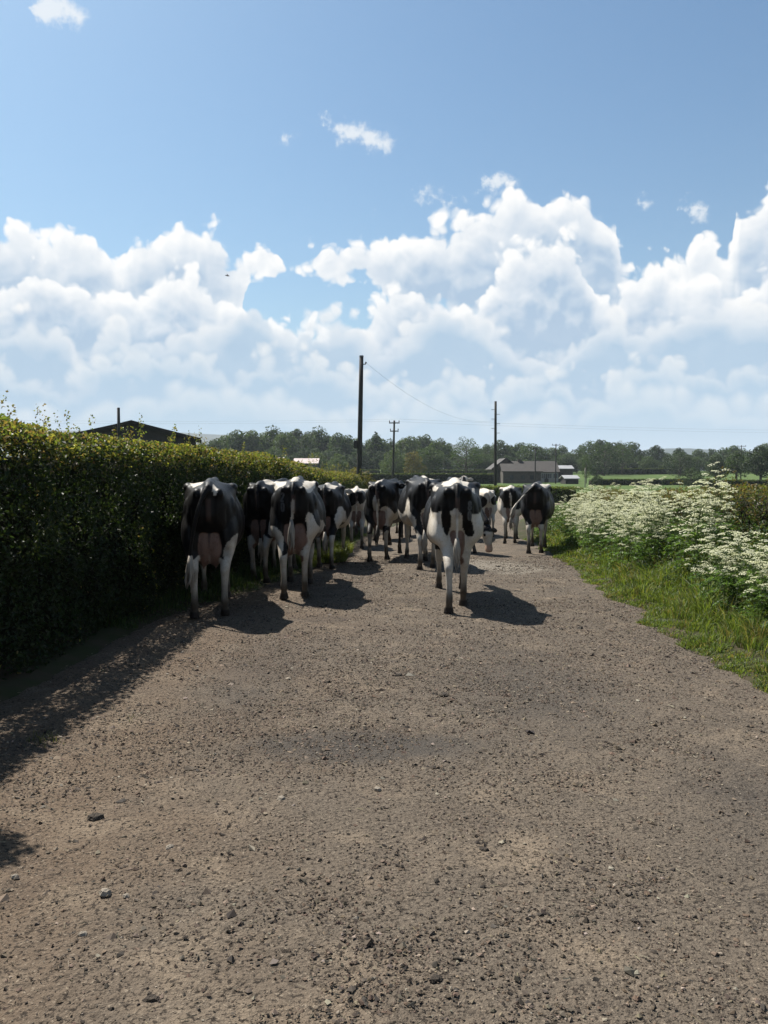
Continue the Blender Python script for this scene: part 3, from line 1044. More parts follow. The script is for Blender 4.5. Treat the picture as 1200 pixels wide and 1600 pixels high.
def parsley_proto(seed):
    """stem mesh, leaf mesh, list of flower heads (place, size, tilt)"""
    r_ = random.Random(seed)
    H = 1.0
    mb = MB()
    heads = []
    lean = Vector((r_.uniform(-0.12, 0.12), r_.uniform(-0.12, 0.12), 0))
    pts = [Vector((0, 0, 0)) + lean * (t * t) + Vector((0, 0, H * 0.8 * t)) for t in (0, 0.35, 0.7, 1.0)]
    mb.tube(pts, [0.0055, 0.005, 0.004, 0.003], 4, False)
    nb = r_.randint(6, 8)
    for i in range(nb):
        t = 0.42 + 0.58 * i / (nb - 1)
        j = min(int(t * 3), 2)
        p0 = Vector((0, 0, H * 0.8 * t)) + lean * (t * t)
        a = i * 2.4 + r_.uniform(-0.5, 0.5)
        sp = r_.uniform(0.09, 0.24) * (1.2 - 0.5 * t)
        p2 = p0 + Vector((math.cos(a) * sp, math.sin(a) * sp, r_.uniform(0.14, 0.26)))
        p1 = p0.lerp(p2, 0.5) + Vector((math.cos(a) * 0.03, math.sin(a) * 0.03, -0.015))
        mb.tube([p0, p1, p2], [0.0032, 0.0026, 0.002], 3, False)
        heads.append((p2, r_.uniform(0.75, 1.2), (r_.uniform(-0.25, 0.25), r_.uniform(-0.25, 0.25), r_.uniform(0, 6.28))))
        # a couple of side heads
        if r_.random() < 0.75:
            a2 = a + r_.uniform(0.6, 1.2) * r_.choice((-1, 1))
            p3 = p1 + Vector((math.cos(a2) * 0.09, math.sin(a2) * 0.09, r_.uniform(0.10, 0.16)))
            mb.tube([p1, p3], [0.0024, 0.0018], 3, False)
            heads.append((p3, r_.uniform(0.6, 0.95), (r_.uniform(-0.3, 0.3), r_.uniform(-0.3, 0.3), r_.uniform(0, 6.28))))
    stem = mb.mesh('stem', M_STEM)
    # ferny leaves: rows of leaflets along short ribs
    P = []
    for _ in range(9):
        a = r_.uniform(0, 6.28)
        z0 = r_.uniform(0.05, 0.6)
        for s_ in range(9):
            u = (s_ + 1) / 9
            for sd_ in (-1, 1):
                rr = 0.04 + 0.22 * u
                w_ = 0.05 * (1.1 - u) * sd_
                P.append((math.cos(a) * rr - math.sin(a) * w_, math.sin(a) * rr + math.cos(a) * w_, z0 + 0.10 * u - 0.12 * u * u))
    P = np.array(P)
    V, Fc = leaf_cards(P, rng.uniform(0.035, 0.06, len(P)), np.tile([[0, 0, 1.0]], (len(P), 1)), 0.5, 0.5)
    lf = mesh_np('leaves', V, Fc, M_LEAF, col=np.repeat(palette(len(P), [(0.07, 0.12, 0.03), (0.09, 0.14, 0.035), (0.05, 0.095, 0.025)]), 4, 0))
    return stem, lf, heads


PROTO = [parsley_proto(100 + i) for i in range(7)]


def parsley(x, y, scale, idx, rz, ctrl):
    z = float(land_z(x, y)) - 0.01
    st, lf, heads = PROTO[idx]
    root = link('cow_parsley', None, label=ctrl, cat='cow parsley', group='cow parsley plants on the flowering verge', loc=(x, y, z), rotz=rz)
    root.scale = (scale, scale, scale)
    link('stem', st, root)
    link('leaves', lf, root, kind='stuff')
    for i, (p, s_, rot) in enumerate(heads):
        u = link('flower_head', UMB[(i + idx) % 5], root)
        u.location = p
        u.rotation_euler = rot
        u.scale = (s_ * 1.25,) * 3


LBL = 'leggy cow parsley with lacy white flower heads among the flowers on the verge'
placed = 0
prs = random.Random(77)
while placed < 265:
    y = math.exp(prs.uniform(math.log(6.6), math.log(26)))
    lo, hi = float(road_r(y)) + 0.62 - 0.15 * float(sstep(y, 9, 15)), float(np.interp(y, [p[1] for p in HR], [p[0] for p in HR])) + 0.15
    x = prs.uniform(lo, hi)
    if float(fbm(x * 1.1, y * 0.7, 301, 2)) < -0.10:
        continue
    t = (x - lo) / max(0.1, hi - lo)
    px = 600 + F * x / y
    if px > 1280 or (px > 1115 + 4 * (y - 9) and y > 9.3):
        continue
    parsley(x, y, prs.uniform(0.68, 0.94) + (0.22 + 0.26 * t) * float(sstep(y, 8.6, 10.5)) * (1 - 0.55 * float(sstep(y, 14, 21))) + 0.25 * float(fbm(x * 0.8, y * 0.8, 311, 2)), prs.randrange(7), prs.uniform(0, 6.28), LBL)
    placed += 1

# ------------------------------------------------------------------ trees
def tree_meshes(seed, H=10.0, spread=0.42, trunk_f=0.22, n=3400, leaf=0.46, airy=0.0, cols=None, lobes=16, conifer=False, squash=1.0):
    r_ = random.Random(seed)
    mb = MB()
    ctr = []
    if conifer:
        mb.tube([(0, 0, -0.3), (0, 0, H * 0.5), (0, 0, H * 0.97)], [0.2, 0.12, 0.03], 6)
        for i in range(34):
            t = i / 33
            z = H * (0.12 + 0.86 * t)
            rad = H * 0.24 * (1 - t) ** 0.8 + 0.15
            a = i * 2.4
            ctr.append((Vector((math.cos(a) * rad * 0.6, math.sin(a) * rad * 0.6, z)), rad * 0.62))
    else:
        b0 = H * trunk_f
        top = Vector((r_.uniform(-0.3, 0.3), r_.uniform(-0.3, 0.3), H * 0.86))
        mb.tube([(0, 0, -0.3), (0, 0, b0), Vector((0, 0, b0)).lerp(top, 0.5), top], [0.034 * H, 0.024 * H, 0.014 * H, 0.004 * H], 7)
        for i in range(lobes):
            a = i * 2.4 + r_.uniform(-0.4, 0.4)
            t = (i + 0.5) / lobes
            zz = H * (trunk_f + 0.08 + (0.86 - trunk_f) * t)
            prof = math.sin(math.pi * min(1, 0.22 + 0.75 * t)) ** 0.7
            rad = H * spread * prof * r_.uniform(0.55, 1.0) * squash
            c_ = Vector((math.cos(a) * rad * 0.75, math.sin(a) * rad * 0.75, zz))
            st = Vector((0, 0, b0)).lerp(top, max(0.0, min(0.9, (zz - b0) / (H * 0.86 - b0) - 0.25)))
            mb.tube([st, st.lerp(c_, 0.55) + Vector((0, 0, -0.02 * H)), c_], [0.012 * H, 0.007 * H, 0.003 * H], 4, False)
            ctr.append((c_, H * r_.uniform(0.10, 0.17) * (1.15 if t < 0.7 else 0.85)))
            if airy:
                for _ in range(3):
                    d = Vector((r_.uniform(-1, 1), r_.uniform(-1, 1), r_.uniform(0.2, 1.2))) * H * 0.10
                    mb.tube([c_, c_ + d], [0.003 * H, 0.001 * H], 3, False)
    trunk = mb.mesh('trunk', M_BARK, smooth=True)
    n = int(n * (1 - 0.62 * airy))
    w = np.array([c_[1] ** 2 for c_ in ctr])
    idx = rng.choice(len(ctr), n, p=w / w.sum())
    C = np.array([tuple(c_[0]) for c_ in ctr])[idx]
    Rr = np.array([c_[1] for c_ in ctr])[idx]
    d = rand_dirs(n)
    P = C + d * (Rr * rng.uniform(0.45, 1.08, n) ** (0.5))[:, None] * np.array([1.05, 1.05, 0.85])
    P[:, 2] = np.maximum(P[:, 2], 0.15)
    tone = np.array([r_.uniform(0.72, 1.25) for _ in ctr])[idx]
    V, Fc = leaf_cards(P, leaf * rng.uniform(0.55, 1.3, n), d + np.array([0, 0, 0.4]), 0.8, 0.75)
    colr = palette(n, cols or [(0.045, 0.075, 0.022), (0.060, 0.092, 0.026), (0.036, 0.060, 0.020)], None, 0.25) * tone[:, None]
    crown = mesh_np('crown', V, Fc, M_TREE, col=np.repeat(colr, 4, 0))
    return trunk, crown


DK = [(0.030, 0.048, 0.020), (0.038, 0.058, 0.022), (0.026, 0.042, 0.018)]
MD = [(0.046, 0.072, 0.024), (0.058, 0.086, 0.027), (0.038, 0.060, 0.022)]
LT = [(0.070, 0.098, 0.032), (0.082, 0.110, 0.036), (0.058, 0.084, 0.029)]
YL = [(0.140, 0.110, 0.030), (0.115, 0.100, 0.030), (0.095, 0.092, 0.028)]
TP = {
    'a': tree_meshes(1, cols=MD), 'b': tree_meshes(2, spread=0.36, cols=DK), 'c': tree_meshes(3, spread=0.5, trunk_f=0.15, cols=MD, lobes=20),
    'd': tree_meshes(4, spread=0.30, cols=LT, airy=0.35), 'e': tree_meshes(5, spread=0.26, trunk_f=0.25, cols=MD, airy=0.45, n=2600),
    'f': tree_meshes(6, spread=0.44, trunk_f=0.08, cols=DK, lobes=20),
    'round': tree_meshes(7, spread=0.62, trunk_f=0.04, cols=LT, lobes=26, n=3200), 'yellow': tree_meshes(8, spread=0.55, trunk_f=0.05, cols=YL, lobes=20, airy=0.15),
    'bare': tree_meshes(9, spread=0.46, trunk_f=0.2, cols=MD, airy=0.8, lobes=22, leaf=0.34), 'conifer': tree_meshes(10, cols=DK, conifer=True),
    'bush': tree_meshes(11, spread=0.66, trunk_f=0.02, cols=DK, lobes=26, n=3000),
}
tree_rng = random.Random(9)


def tree(px, top, Y, kind, label, group=None, wide=1.0, name='tree'):
    x = (px - 600) / F * Y
    z = float(land_z(x, Y))
    H = at(px, top, Y).z - z
    tk, cr = TP[kind]
    o = link(name, None, label=label, cat='tree' if name == 'tree' else name, group=group, loc=(x, Y, z - 0.05), rotz=tree_rng.uniform(0, 6.28))
    s_ = H / 10.0
    o.scale = (s_ * wide, s_ * wide, s_)
    link('trunk', tk, o)
    link('crown', cr, o, kind='stuff')
    return o


# the wood on the skyline
tops = [(318, 690), (345, 678), (370, 671), (400, 677), (430, 671), (470, 672), (500, 671), (530, 680), (560, 684), (600, 683), (640, 682), (660, 686), (690, 680), (704, 700)]
px = 318.0
while px < 700:
    top = float(np.interp(px, [t[0] for t in tops], [t[1] for t in tops])) + tree_rng.choice((-4, -2, 0, 3, 6, 10)) + tree_rng.uniform(-2, 2)
    tree(px, top, tree_rng.uniform(300, 330), tree_rng.choice('aabeedd'), 'mid green broadleaf tree in the skyline wood left of the grey farmhouse', 'trees of the skyline wood', tree_rng.uniform(0.8, 1.1))
    px += tree_rng.uniform(9, 14)
px = 322.0
while px < 712:
    tree(px, tree_rng.uniform(697, 712), tree_rng.uniform(275, 290), tree_rng.choice('fcffcb'), 'lower leafy tree along the front of the skyline wood', 'trees at the front of the skyline wood', tree_rng.uniform(1.0, 1.3))
    px += tree_rng.uniform(13, 20)
for (px_, tp_) in ((712, 709), (722, 712), (742, 710), (756, 708), (769, 711)):
    tree(px_, tp_, 290 + px_ % 7, 'fcfcf'[px_ % 5], 'leafy tree filling the gap behind the half-bare spreading tree', 'trees in the gap of the skyline', 1.25)
px = 744.0
tops = [(744, 700), (760, 692), (790, 690), (815, 696), (850, 689), (880, 696), (920, 694), (950, 691), (980, 690), (1000, 700), (1050, 702), (1100, 702), (1150, 700), (1240, 697)]
while px < 1330:
    top = float(np.interp(px, [t[0] for t in tops], [t[1] for t in tops])) + tree_rng.choice((-4, -2, 0, 3, 6, 10)) + tree_rng.uniform(-2, 2)
    tree(px, top, tree_rng.uniform(300, 340), tree_rng.choice('aabccfd'), 'broadleaf tree in the skyline row right of the short pole', 'trees of the skyline row behind the fields', tree_rng.uniform(0.9, 1.25))
    px += tree_rng.uniform(13, 20)
px = 780.0
while px < 1330:
    tree(px, tree_rng.uniform(708, 722), tree_rng.uniform(280, 296), tree_rng.choice('fcffcf'), 'lower dark tree in front of the skyline row behind the fields', 'trees along the foot of the skyline row', tree_rng.uniform(1.0, 1.35))
    px += tree_rng.uniform(11, 16)
for (px_, tp, Y, kd, w_, lb) in [
    (587, 672, 285, 'conifer', 1.2, 'dark pointed conifer rising above the skyline wood'),
    (617, 702, 240, 'round', 1.15, 'round light green tree behind the pole with two crossarms'),
    (646, 706, 215, 'yellow', 1.0, 'small yellowish brown tree beside the double-crossarm pole'),
    (672, 697, 250, 'c', 1.2, 'dark spreading tree right of the small yellowish tree'),
    (728, 684, 232, 'bare', 1.15, 'half-bare spreading tree just left of the short plain pole'),
    (497, 706, 255, 'round', 1.0, 'pale rounded tree beside the white farmhouse roof'),
    (528, 708, 250, 'round', 1.0, 'pale rounded tree nearest the tall plain pole'),
    (443, 712, 260, 'c', 1.0, 'dark tree peeping over the hedge before the white farmhouse'),
    (944, 692, 250, 'bush', 1.1, 'dark rounded tree on the skyline above the white lean-to roofs'),
    (972, 690, 262, 'bare', 1.0, 'thin open-crowned tree on the skyline above the bright field'),
    (1062, 704, 250, 'bush', 1.3, 'broad brownish dark tree on the skyline behind the bright field'),
    (1188, 696, 168, 'b', 1.15, 'tall dark tree at the picture edge beyond the right hedge'),
    (1150, 704, 175, 'e', 1.3, 'slender loose tree beside the tall dark edge tree'),
    (1118, 712, 178, 'b', 1.3, 'dark tree at the end of the bright green field'),
    (1080, 729, 140, 'bush', 1.15, 'dark round bush standing alone in front of the bright field'),
    (1232, 700, 165, 'b', 1.2, 'dark tree at the very edge of the picture'),
    (933, 741, 145, 'f', 1.2, 'small dark bush beside the white garage'),
    (560, 731, 50, 'yellow', 1.1, 'small yellowish bush at the foot of the tall plain pole'),
    (916, 712, 175, 'bare', 0.5, 'bare spindly young tree in front of the white lean-to roofs'),
]:
    tree(px_, tp, Y, kd, lb, None, w_, 'bush' if 'bush' in lb else 'tree')
#@@PART3@@
# ------------------------------------------------------------------ buildings
M_SLATE = simple_mat('roof_slate', (0.021, 0.0165, 0.013), (0.034, 0.0275, 0.022), 1.2, 0.7, 0.5, 6.0, 0.4)
M_STONE = simple_mat('rubble_stone', (0.055, 0.047, 0.040), (0.090, 0.078, 0.065), 2.5, 0.9, 0.6, 5.0)
M_RENDER = simple_mat('pale_render', (0.24, 0.225, 0.20), (0.30, 0.285, 0.26), 0.8, 0.85, 0.1, 10.0)
M_WHITE = simple_mat('white_sheet', (0.21, 0.21, 0.21), (0.28, 0.28, 0.28), 0.8, 0.55, 0.1, 10.0, 0.5)
M_PINK = simple_mat('pale_pink_roof', (0.36, 0.28, 0.26), (0.44, 0.37, 0.35), 0.7, 0.6, 0.2, 5.0)
M_DARKW = simple_mat('dark_boards', (0.018, 0.015, 0.014), (0.032, 0.027, 0.024), 1.0, 0.8, 0.3, 8.0)
M_BARN = simple_mat('barn_sheet', (0.020, 0.017, 0.017), (0.034, 0.029, 0.028), 0.6, 0.6, 0.3, 4.0)
M_GLASS, q, b = basemat('window_glass')
b.inputs['Base Color'].default_value = (0.02, 0.025, 0.03, 1)
b.inputs['Roughness'].default_value = 0.08
b.inputs['Specular IOR Level'].default_value = 0.6


def gable_roof(x0, x1, y0, y1, eave, ridge_z, along='x', over=0.35, th=0.14):
    """two sloping slabs that meet in a ridge"""
    mb = MB()
    for s in (-1, 1):
        if along == 'x':
            ym = (y0 + y1) / 2
            ye = y0 - over if s < 0 else y1 + over
            sl = (ridge_z - eave) / abs(ym - (y0 if s < 0 else y1))
            ze = eave - over * sl
            a = [(x0 - over, ye, ze), (x1 + over, ye, ze), (x1 + over, ym - s * 0.004, ridge_z), (x0 - over, ym - s * 0.004, ridge_z)]
        else:
            xm = (x0 + x1) / 2
            xe = x0 - over if s < 0 else x1 + over
            sl = (ridge_z - eave) / abs(xm - (x0 if s < 0 else x1))
            ze = eave - over * sl
            a = [(xe, y0 - over, ze), (xe, y1 + over, ze), (xm - s * 0.004, y1 + over, ridge_z), (xm - s * 0.004, y0 - over, ridge_z)]
        v = a + [(p[0], p[1], p[2] + th) for p in a]
        mb.add(v, [(3, 2, 1, 0), (4, 5, 6, 7), (0, 1, 5, 4), (1, 2, 6, 5), (2, 3, 7, 6), (3, 0, 4, 7)])
    return mb


def house_wall(x0, x1, y0, y1, z0, eave, ridge_z, along='x'):
    mb = MB()
    mb.box(x0, x1, y0, y1, z0, eave)
    if along == 'x':
        ym = (y0 + y1) / 2
        v = [(x, y, z) for x in (x0, x1) for (y, z) in ((y0, eave), (y1, eave), (ym, ridge_z - 0.03))]
        mb.add(v, [(0, 2, 1), (3, 4, 5), (0, 3, 5, 2), (1, 2, 5, 4)])
    else:
        xm = (x0 + x1) / 2
        v = [(x, y, z) for y in (y0, y1) for (x, z) in ((x0, eave), (x1, eave), (xm, ridge_z - 0.03))]
        mb.add(v, [(0, 1, 2), (3, 5, 4), (0, 2, 5, 3), (1, 4, 5, 2)])
    return mb


def window(root, x, z, w, h, y, fm=M_WHITE):
    mb = MB()
    t = 0.09
    mb.box(x - w / 2, x + w / 2, y - 0.06, y + 0.05, z, z + t)
    mb.box(x - w / 2, x + w / 2, y - 0.06, y + 0.05, z + h - t, z + h)
    mb.box(x - w / 2, x - w / 2 + t, y - 0.06, y + 0.05, z + t, z + h - t)
    mb.box(x + w / 2 - t, x + w / 2, y - 0.06, y + 0.05, z + t, z + h - t)
    mb.box(x - 0.03, x + 0.03, y - 0.05, y + 0.05, z + t, z + h - t)
    wn = link('window', mb.mesh('window', fm), root)
    p = MB()
    p.box(x - w / 2 + t, x + w / 2 - t, y - 0.02, y + 0.04, z + t, z + h - t)
    link('pane', p.mesh('pane', M_GLASS), wn)


def XZ(px, py, Y):
    p = at(px, py, Y)
    return p.x, p.z


# grey farmhouse behind the cows
Y0 = 180.0
bx_, _ = XZ(825, 750, Y0)
zg = float(land_z(bx_, Y0))
root = link('farmhouse', None, label='grey stone farmhouse with slate roofs and gables behind the cows', cat='building', loc=(bx_, Y0, zg))


def lx(px):
    return XZ(px, 740, Y0)[0] - bx_


def lz(py):
    return XZ(825, py, Y0)[1] - zg


link('wall', house_wall(lx(797), lx(880), 5.0, 13.0, -0.3, lz(737), lz(720.5)).mesh('wall', M_RENDER), root, label='pale rendered wall of the main block')
rf = link('roof', gable_roof(lx(797), lx(880), 5.0, 13.0, lz(737), lz(720.5)).mesh('roof', M_SLATE), root)
mb = MB(); mb.box(lx(822) - 0.4, lx(822) + 0.4, 8.6, 9.4, lz(722), lz(717)); mb.box(lx(822) - 0.5, lx(822) + 0.5, 8.5, 9.5, lz(717), lz(716.3))
link('chimney', mb.mesh('chimney', M_STONE), rf)
link('wall', house_wall(lx(772), lx(812), 1.5, 12.0, -0.3, lz(732), lz(716.5), 'y').mesh('wall', M_STONE), root, label='grey stone gable wing')
rf = link('roof', gable_roof(lx(772), lx(812), 1.5, 12.0, lz(732), lz(716.5), 'y').mesh('roof', M_SLATE), root)
mb = MB()
for s, xe in ((-1, lx(772) - 0.4), (1, lx(812) + 0.4)):
    xm = (lx(772) + lx(812)) / 2
    zr, ze = lz(716.5), lz(732) - 0.25
    v = [(xe, 1.06, ze - 0.2), (xe, 1.13, ze - 0.2), (xm, 1.13, zr - 0.2), (xm, 1.06, zr - 0.2)]
    v += [(p[0], p[1], p[2] + 0.42) for p in v]
    mb.add(v, [(3, 2, 1, 0), (4, 5, 6, 7), (0, 1, 5, 4), (1, 2, 6, 5), (2, 3, 7, 6), (3, 0, 4, 7)])
link('bargeboard', mb.mesh('bargeboard', M_DARKW), rf)
link('wall', house_wall(lx(782), lx(840), -4.0, 1.0, -0.3, lz(736), lz(725.5)).mesh('wall', M_STONE), root, label='low grey stone front wing')
link('roof', gable_roof(lx(782), lx(840), -4.0, 1.0, lz(736), lz(725.5)).mesh('roof', M_SLATE), root)
for px_ in (847, 856, 866, 875):
    window(root, lx(px_), lz(748), 0.95, 1.15, 4.97)
mb = MB(); mb.box(lx(861) - 0.45, lx(861) + 0.45, 4.92, 5.02, 0.0, 2.0)
dr = link('door', mb.mesh('door', M_DARKW), root)
mb = MB(); mb.box(lx(861) + 0.28, lx(861) + 0.36, 4.87, 4.92, 0.95, 1.02)
link('handle', mb.mesh('handle', M_WHITE), dr)
for px_ in (795, 812, 826):
    window(root, lx(px_), lz(749), 0.8, 0.9, -4.03, M_DARKW)


def shed(px0, px1, pe, pr, Y, depth, wm, rm, label, name='shed', along='x', doors=1, wins=0):
    x0, x1 = XZ(px0, 740, Y)[0], XZ(px1, 740, Y)[0]
    xm = (x0 + x1) / 2
    z0 = float(land_z(xm, Y))
    e, r_ = XZ(0, pe, Y)[1] - z0, XZ(0, pr, Y)[1] - z0
    ro = link(name, None, label=label, cat='building', loc=(xm, Y, z0))
    w_ = (x1 - x0) / 2
    link('wall', house_wall(-w_, w_, 0, depth, -0.4, e, r_, along).mesh('wall', wm), ro)
    link('roof', gable_roof(-w_, w_, 0, depth, e, r_, along, 0.3).mesh('roof', rm), ro)
    for i in range(doors):
        m_ = MB(); xx = -w_ * 0.5 + i * w_; m_.box(xx - 0.5, xx + 0.5, -0.05, 0.02, 0, min(2.0, e * 0.85))
        link('door', m_.mesh('door', M_DARKW), ro)
    for i in range(wins):
        window(ro, -w_ * 0.6 + 1.2 * w_ * (i + 0.5) / wins, e * 0.45, 0.9, e * 0.35, -0.03)
    return ro


shed(870, 895, 732.5, 728, 192, 5.0, M_STONE, M_WHITE, 'small outbuilding with white sheet roof right of the farmhouse', 'outbuilding')
shed(884, 904, 748, 743.5, 168, 5.0, M_DARKW, M_WHITE, 'low dark garage with a white roof beside the farmhouse', 'garage', doors=2)
shed(459, 496, 724, 716.5, 246, 8.0, M_DARKW, M_PINK, 'farm building with pinkish white roof beyond the left hedge', 'farm_building', wins=3)
shed(426, 441, 719, 715, 250, 6.0, M_DARKW, M_PINK, 'small shed with pale roof just left of the pinkish farm building')
shed(955, 976, 734, 727, 285, 8.0, M_RENDER, M_SLATE, 'far pale cottage with dark roof above the bright field', 'cottage', wins=2)
shed(977, 993, 735, 729, 288, 7.0, M_RENDER, M_SLATE, 'far pale cottage with gable facing the bright field', 'cottage', 'y', wins=1)
shed(1030, 1047, 737, 734, 272, 6.0, M_DARKW, M_WHITE, 'long low shed with bright white roof across the field')

# dark barn behind the tall hedge
Y0 = 60.0
bx_, rz_ = XZ(205, 657, Y0)
zg = float(land_z(bx_, Y0))
root = link('barn', None, label='dark barn whose low gable rises over the tall hedge', cat='barn', loc=(bx_, Y0, zg), rotz=R(19))
rr = rz_ - zg
hw, ev = 4.5, rz_ - zg - 4.5 * 0.275
link('wall', house_wall(-hw, hw, 0.3, 8, -0.2, ev, rr - 0.05, 'y').mesh('wall', M_BARN), root)
rf = link('roof', gable_roof(-hw, hw, 0.3, 8, ev, rr - 0.14, 'y', 0.3).mesh('roof', M_BARN), root)
mb = MB()
for s in (-1, 1):
    xe, ze = s * (hw + 0.35), ev - 0.1
    v = [(xe, -0.06, ze - 0.22), (xe, -0.01, ze - 0.22), (0, -0.01, rr - 0.22), (0, -0.06, rr - 0.22)]
    v += [(p[0], p[1], p[2] + 0.25) for p in v]
    mb.add(v, [(3, 2, 1, 0), (4, 5, 6, 7), (0, 1, 5, 4), (1, 2, 6, 5), (2, 3, 7, 6), (3, 0, 4, 7)])
link('bargeboard', mb.mesh('bargeboard', M_DARKW), rf)
mb = MB(); mb.box(-1.6, 1.6, 0.22, 0.32, 0, 3.0)
link('door', mb.mesh('door', M_DARKW), root)

# ------------------------------------------------------------------ poles and wires
M_POLE = simple_mat('creosoted_wood', (0.022, 0.020, 0.018), (0.050, 0.045, 0.040), 4.0, 0.85, 0.6, 30.0, stretch=(1, 1, 0.15))
M_POLE2 = simple_mat('weathered_wood', (0.17, 0.15, 0.12), (0.24, 0.21, 0.17), 5.0, 0.85, 0.5, 30.0, stretch=(1, 1, 0.15))
M_METAL = simple_mat('galvanised_iron', (0.10, 0.10, 0.10), (0.16, 0.16, 0.16), 6.0, 0.5, 0.1, 30.0, 0.5)
M_CERAM = simple_mat('brown_ceramic', (0.06, 0.035, 0.025), (0.09, 0.05, 0.04), 6.0, 0.25, 0.0, 30.0, 0.5)


def pole(pxb, pxt, top, Y, r, label, arms=(), pins=0, extra=None, mat=None, name='utility_pole'):
    xb, xt = (pxb - 600) / F * Y, (pxt - 600) / F * Y
    zb = float(land_z(xb, Y))
    H = at(pxt, top, Y).z - zb
    ro = link(name, None, label=label, cat='pole', loc=(xb, Y, zb))
    mb = MB()
    dx = xt - xb
    mb.tube([(dx * t, 0, -0.5 * (1 - t) + H * t) for t in (0, 0.25, 0.5, 0.75, 1.0)], [r, r * 0.93, r * 0.86, r * 0.79, r * 0.72], 12)
    link('shaft', mb.mesh('shaft', mat or M_POLE, smooth=True), ro)
    for (drop, half) in arms:
        m_ = MB(); m_.box(dx - half, dx + half, -r - 0.1, -r + 0.02, H - drop - 0.06, H - drop + 0.06)
        arm = link('crossarm', m_.mesh('crossarm', M_POLE), ro)
        for s in (-0.9, 0.0, 0.9):
            m_ = MB()
            m_.tube([(dx + s * half, -r - 0.04, H - drop + 0.05), (dx + s * half, -r - 0.04, H - drop + 0.16), (dx + s * half, -r - 0.04, H - drop + 0.3)], [0.02, 0.06, 0.035], 7)
            link('insulator', m_.mesh('insulator', M_CERAM), arm)
    for i in range(pins):
        m_ = MB()
        z = H - 0.75 - 0.42 * i
        s = 1 if i % 2 else -1
        m_.tube([(dx * z / H + s * r * 0.6, 0, z), (dx * z / H + s * (r + 0.24), 0, z)], 0.025, 6)
        link('step_bolt', m_.mesh('step_bolt', M_METAL), ro)
    if extra:
        extra(ro, dx, H, r)
    return ro, Vector((xt, Y, zb + H))


def tall_extra(ro, dx, H, r):
    m_ = MB(); m_.box(dx * 0.42 - r - 0.16, dx * 0.42 - r + 0.03, -0.12, 0.12, H * 0.40, H * 0.40 + 0.42)
    link('junction_box', m_.mesh('junction_box', M_POLE), ro)
    m_ = MB(); m_.tube([(dx + r * 0.6, 0, H - 0.42), (dx + r + 0.06, 0, H - 0.42), (dx + r + 0.10, 0, H - 0.30)], [0.03, 0.03, 0.05], 8)
    link('hook', m_.mesh('hook', M_METAL), ro)
    m_ = MB(); m_.tube([(dx, 0, H - 0.02), (dx, 0, H + 0.05)], [r * 0.80, r * 0.76], 12)
    link('cap', m_.mesh('cap', M_METAL), ro)


_, T1 = pole(560, 565, 557, 47, 0.155, 'tallest plain dark utility pole rising behind the hedge end', extra=tall_extra)
_, T3 = pole(774, 773.5, 627, 77, 0.145, 'plain dark utility pole left of the grey farmhouse', pins=6)
_, T2 = pole(613.5, 616, 657, 100, 0.15, 'thin utility pole with two short crossarms', arms=((0.3, 0.62), (1.25, 0.5)))
pole(836, 836, 699, 172, 0.15, 'small utility pole standing in front of the farmhouse roof', arms=((0.25, 0.5),))
pole(868, 868, 694, 174, 0.15, 'small T-shaped utility pole at the farmhouse corner', arms=((0.2, 0.85),))
pole(1157, 1157, 696, 215, 0.15, 'far T-shaped utility pole above the edge trees', arms=((0.2, 1.1),))
pole(914, 914, 731, 130, 0.09, 'short pale wooden post right of the white garage', mat=M_POLE2, name='wooden_post')
pole(187, 187, 637, 56, 0.13, 'short dark pole top sticking up by the barn gable', arms=())

M_WIRE = simple_mat('wire', (0.05, 0.05, 0.05), (0.08, 0.08, 0.08), 1.0, 0.6, 0.0)


def wire(a, b_, sag, label, r=0.012, grp=None):
    pts = []
    for i in range(33):
        t = i / 32
        p = Vector(a).lerp(Vector(b_), t)
        p.z -= sag * 4 * t * (1 - t)
        pts.append(p)
    mb = MB(); mb.tube(pts, r, 5)
    link('overhead_wire', mb.mesh('overhead_wire', M_WIRE), label=label, cat='wire', group=grp)


wire(T1 + Vector((0.2, 0, -0.3)), T3 + Vector((0, 0, -1.7)), 1.15, 'single wire sagging from the tallest pole to the pole by the farmhouse', 0.0045)
for k_, off_, lb in ((0, -0.55, 'faint power line running left from the crossarm pole, lower strand'), (1, 0.55, 'faint power line running left from the crossarm pole, upper strand')):
    a = T2 + Vector((off_, -0.2, -0.1 + 0.25 * k_))
    wire(a, at(-420, 650 - 4 * k_, 88), 0.5, lb, 0.0045)
for k_, off_, lb in ((0, -0.55, 'faint power line running right from the crossarm pole, lower strand'), (1, 0.55, 'faint power line running right from the crossarm pole, upper strand')):
    a = T2 + Vector((off_, -0.2, -0.1 + 0.25 * k_))
    wire(a, at(1420, 676 - 4 * k_, 150), 0.5, lb, 0.006)

# the bird
bp_ = at(355, 431, 90)
mb = MB()
mb.tube([(-0.24, 0, 0), (-0.1, 0, 0.02), (0.1, 0, 0.02), (0.19, 0, 0.03), (0.26, 0, 0.01)], [(0.02, 0.01), (0.05, 0.045), (0.055, 0.05), (0.035, 0.035), (0.006, 0.006)], 8)
root = link('bird', None, label='tiny dark bird gliding in front of the clouds', cat='bird', loc=bp_)
for s in (-1, 1):
    mb.tube([(0.06, 0, 0.02), (0.03, s * 0.28, 0.10), (-0.10, s * 0.55, 0.05)], [(0.07, 0.02), (0.065, 0.014), (0.012, 0.006)], 6)
link('body', mb.mesh('body', M_DARKW, smooth=True), root)
root.rotation_euler = (R(25), R(5), R(20))

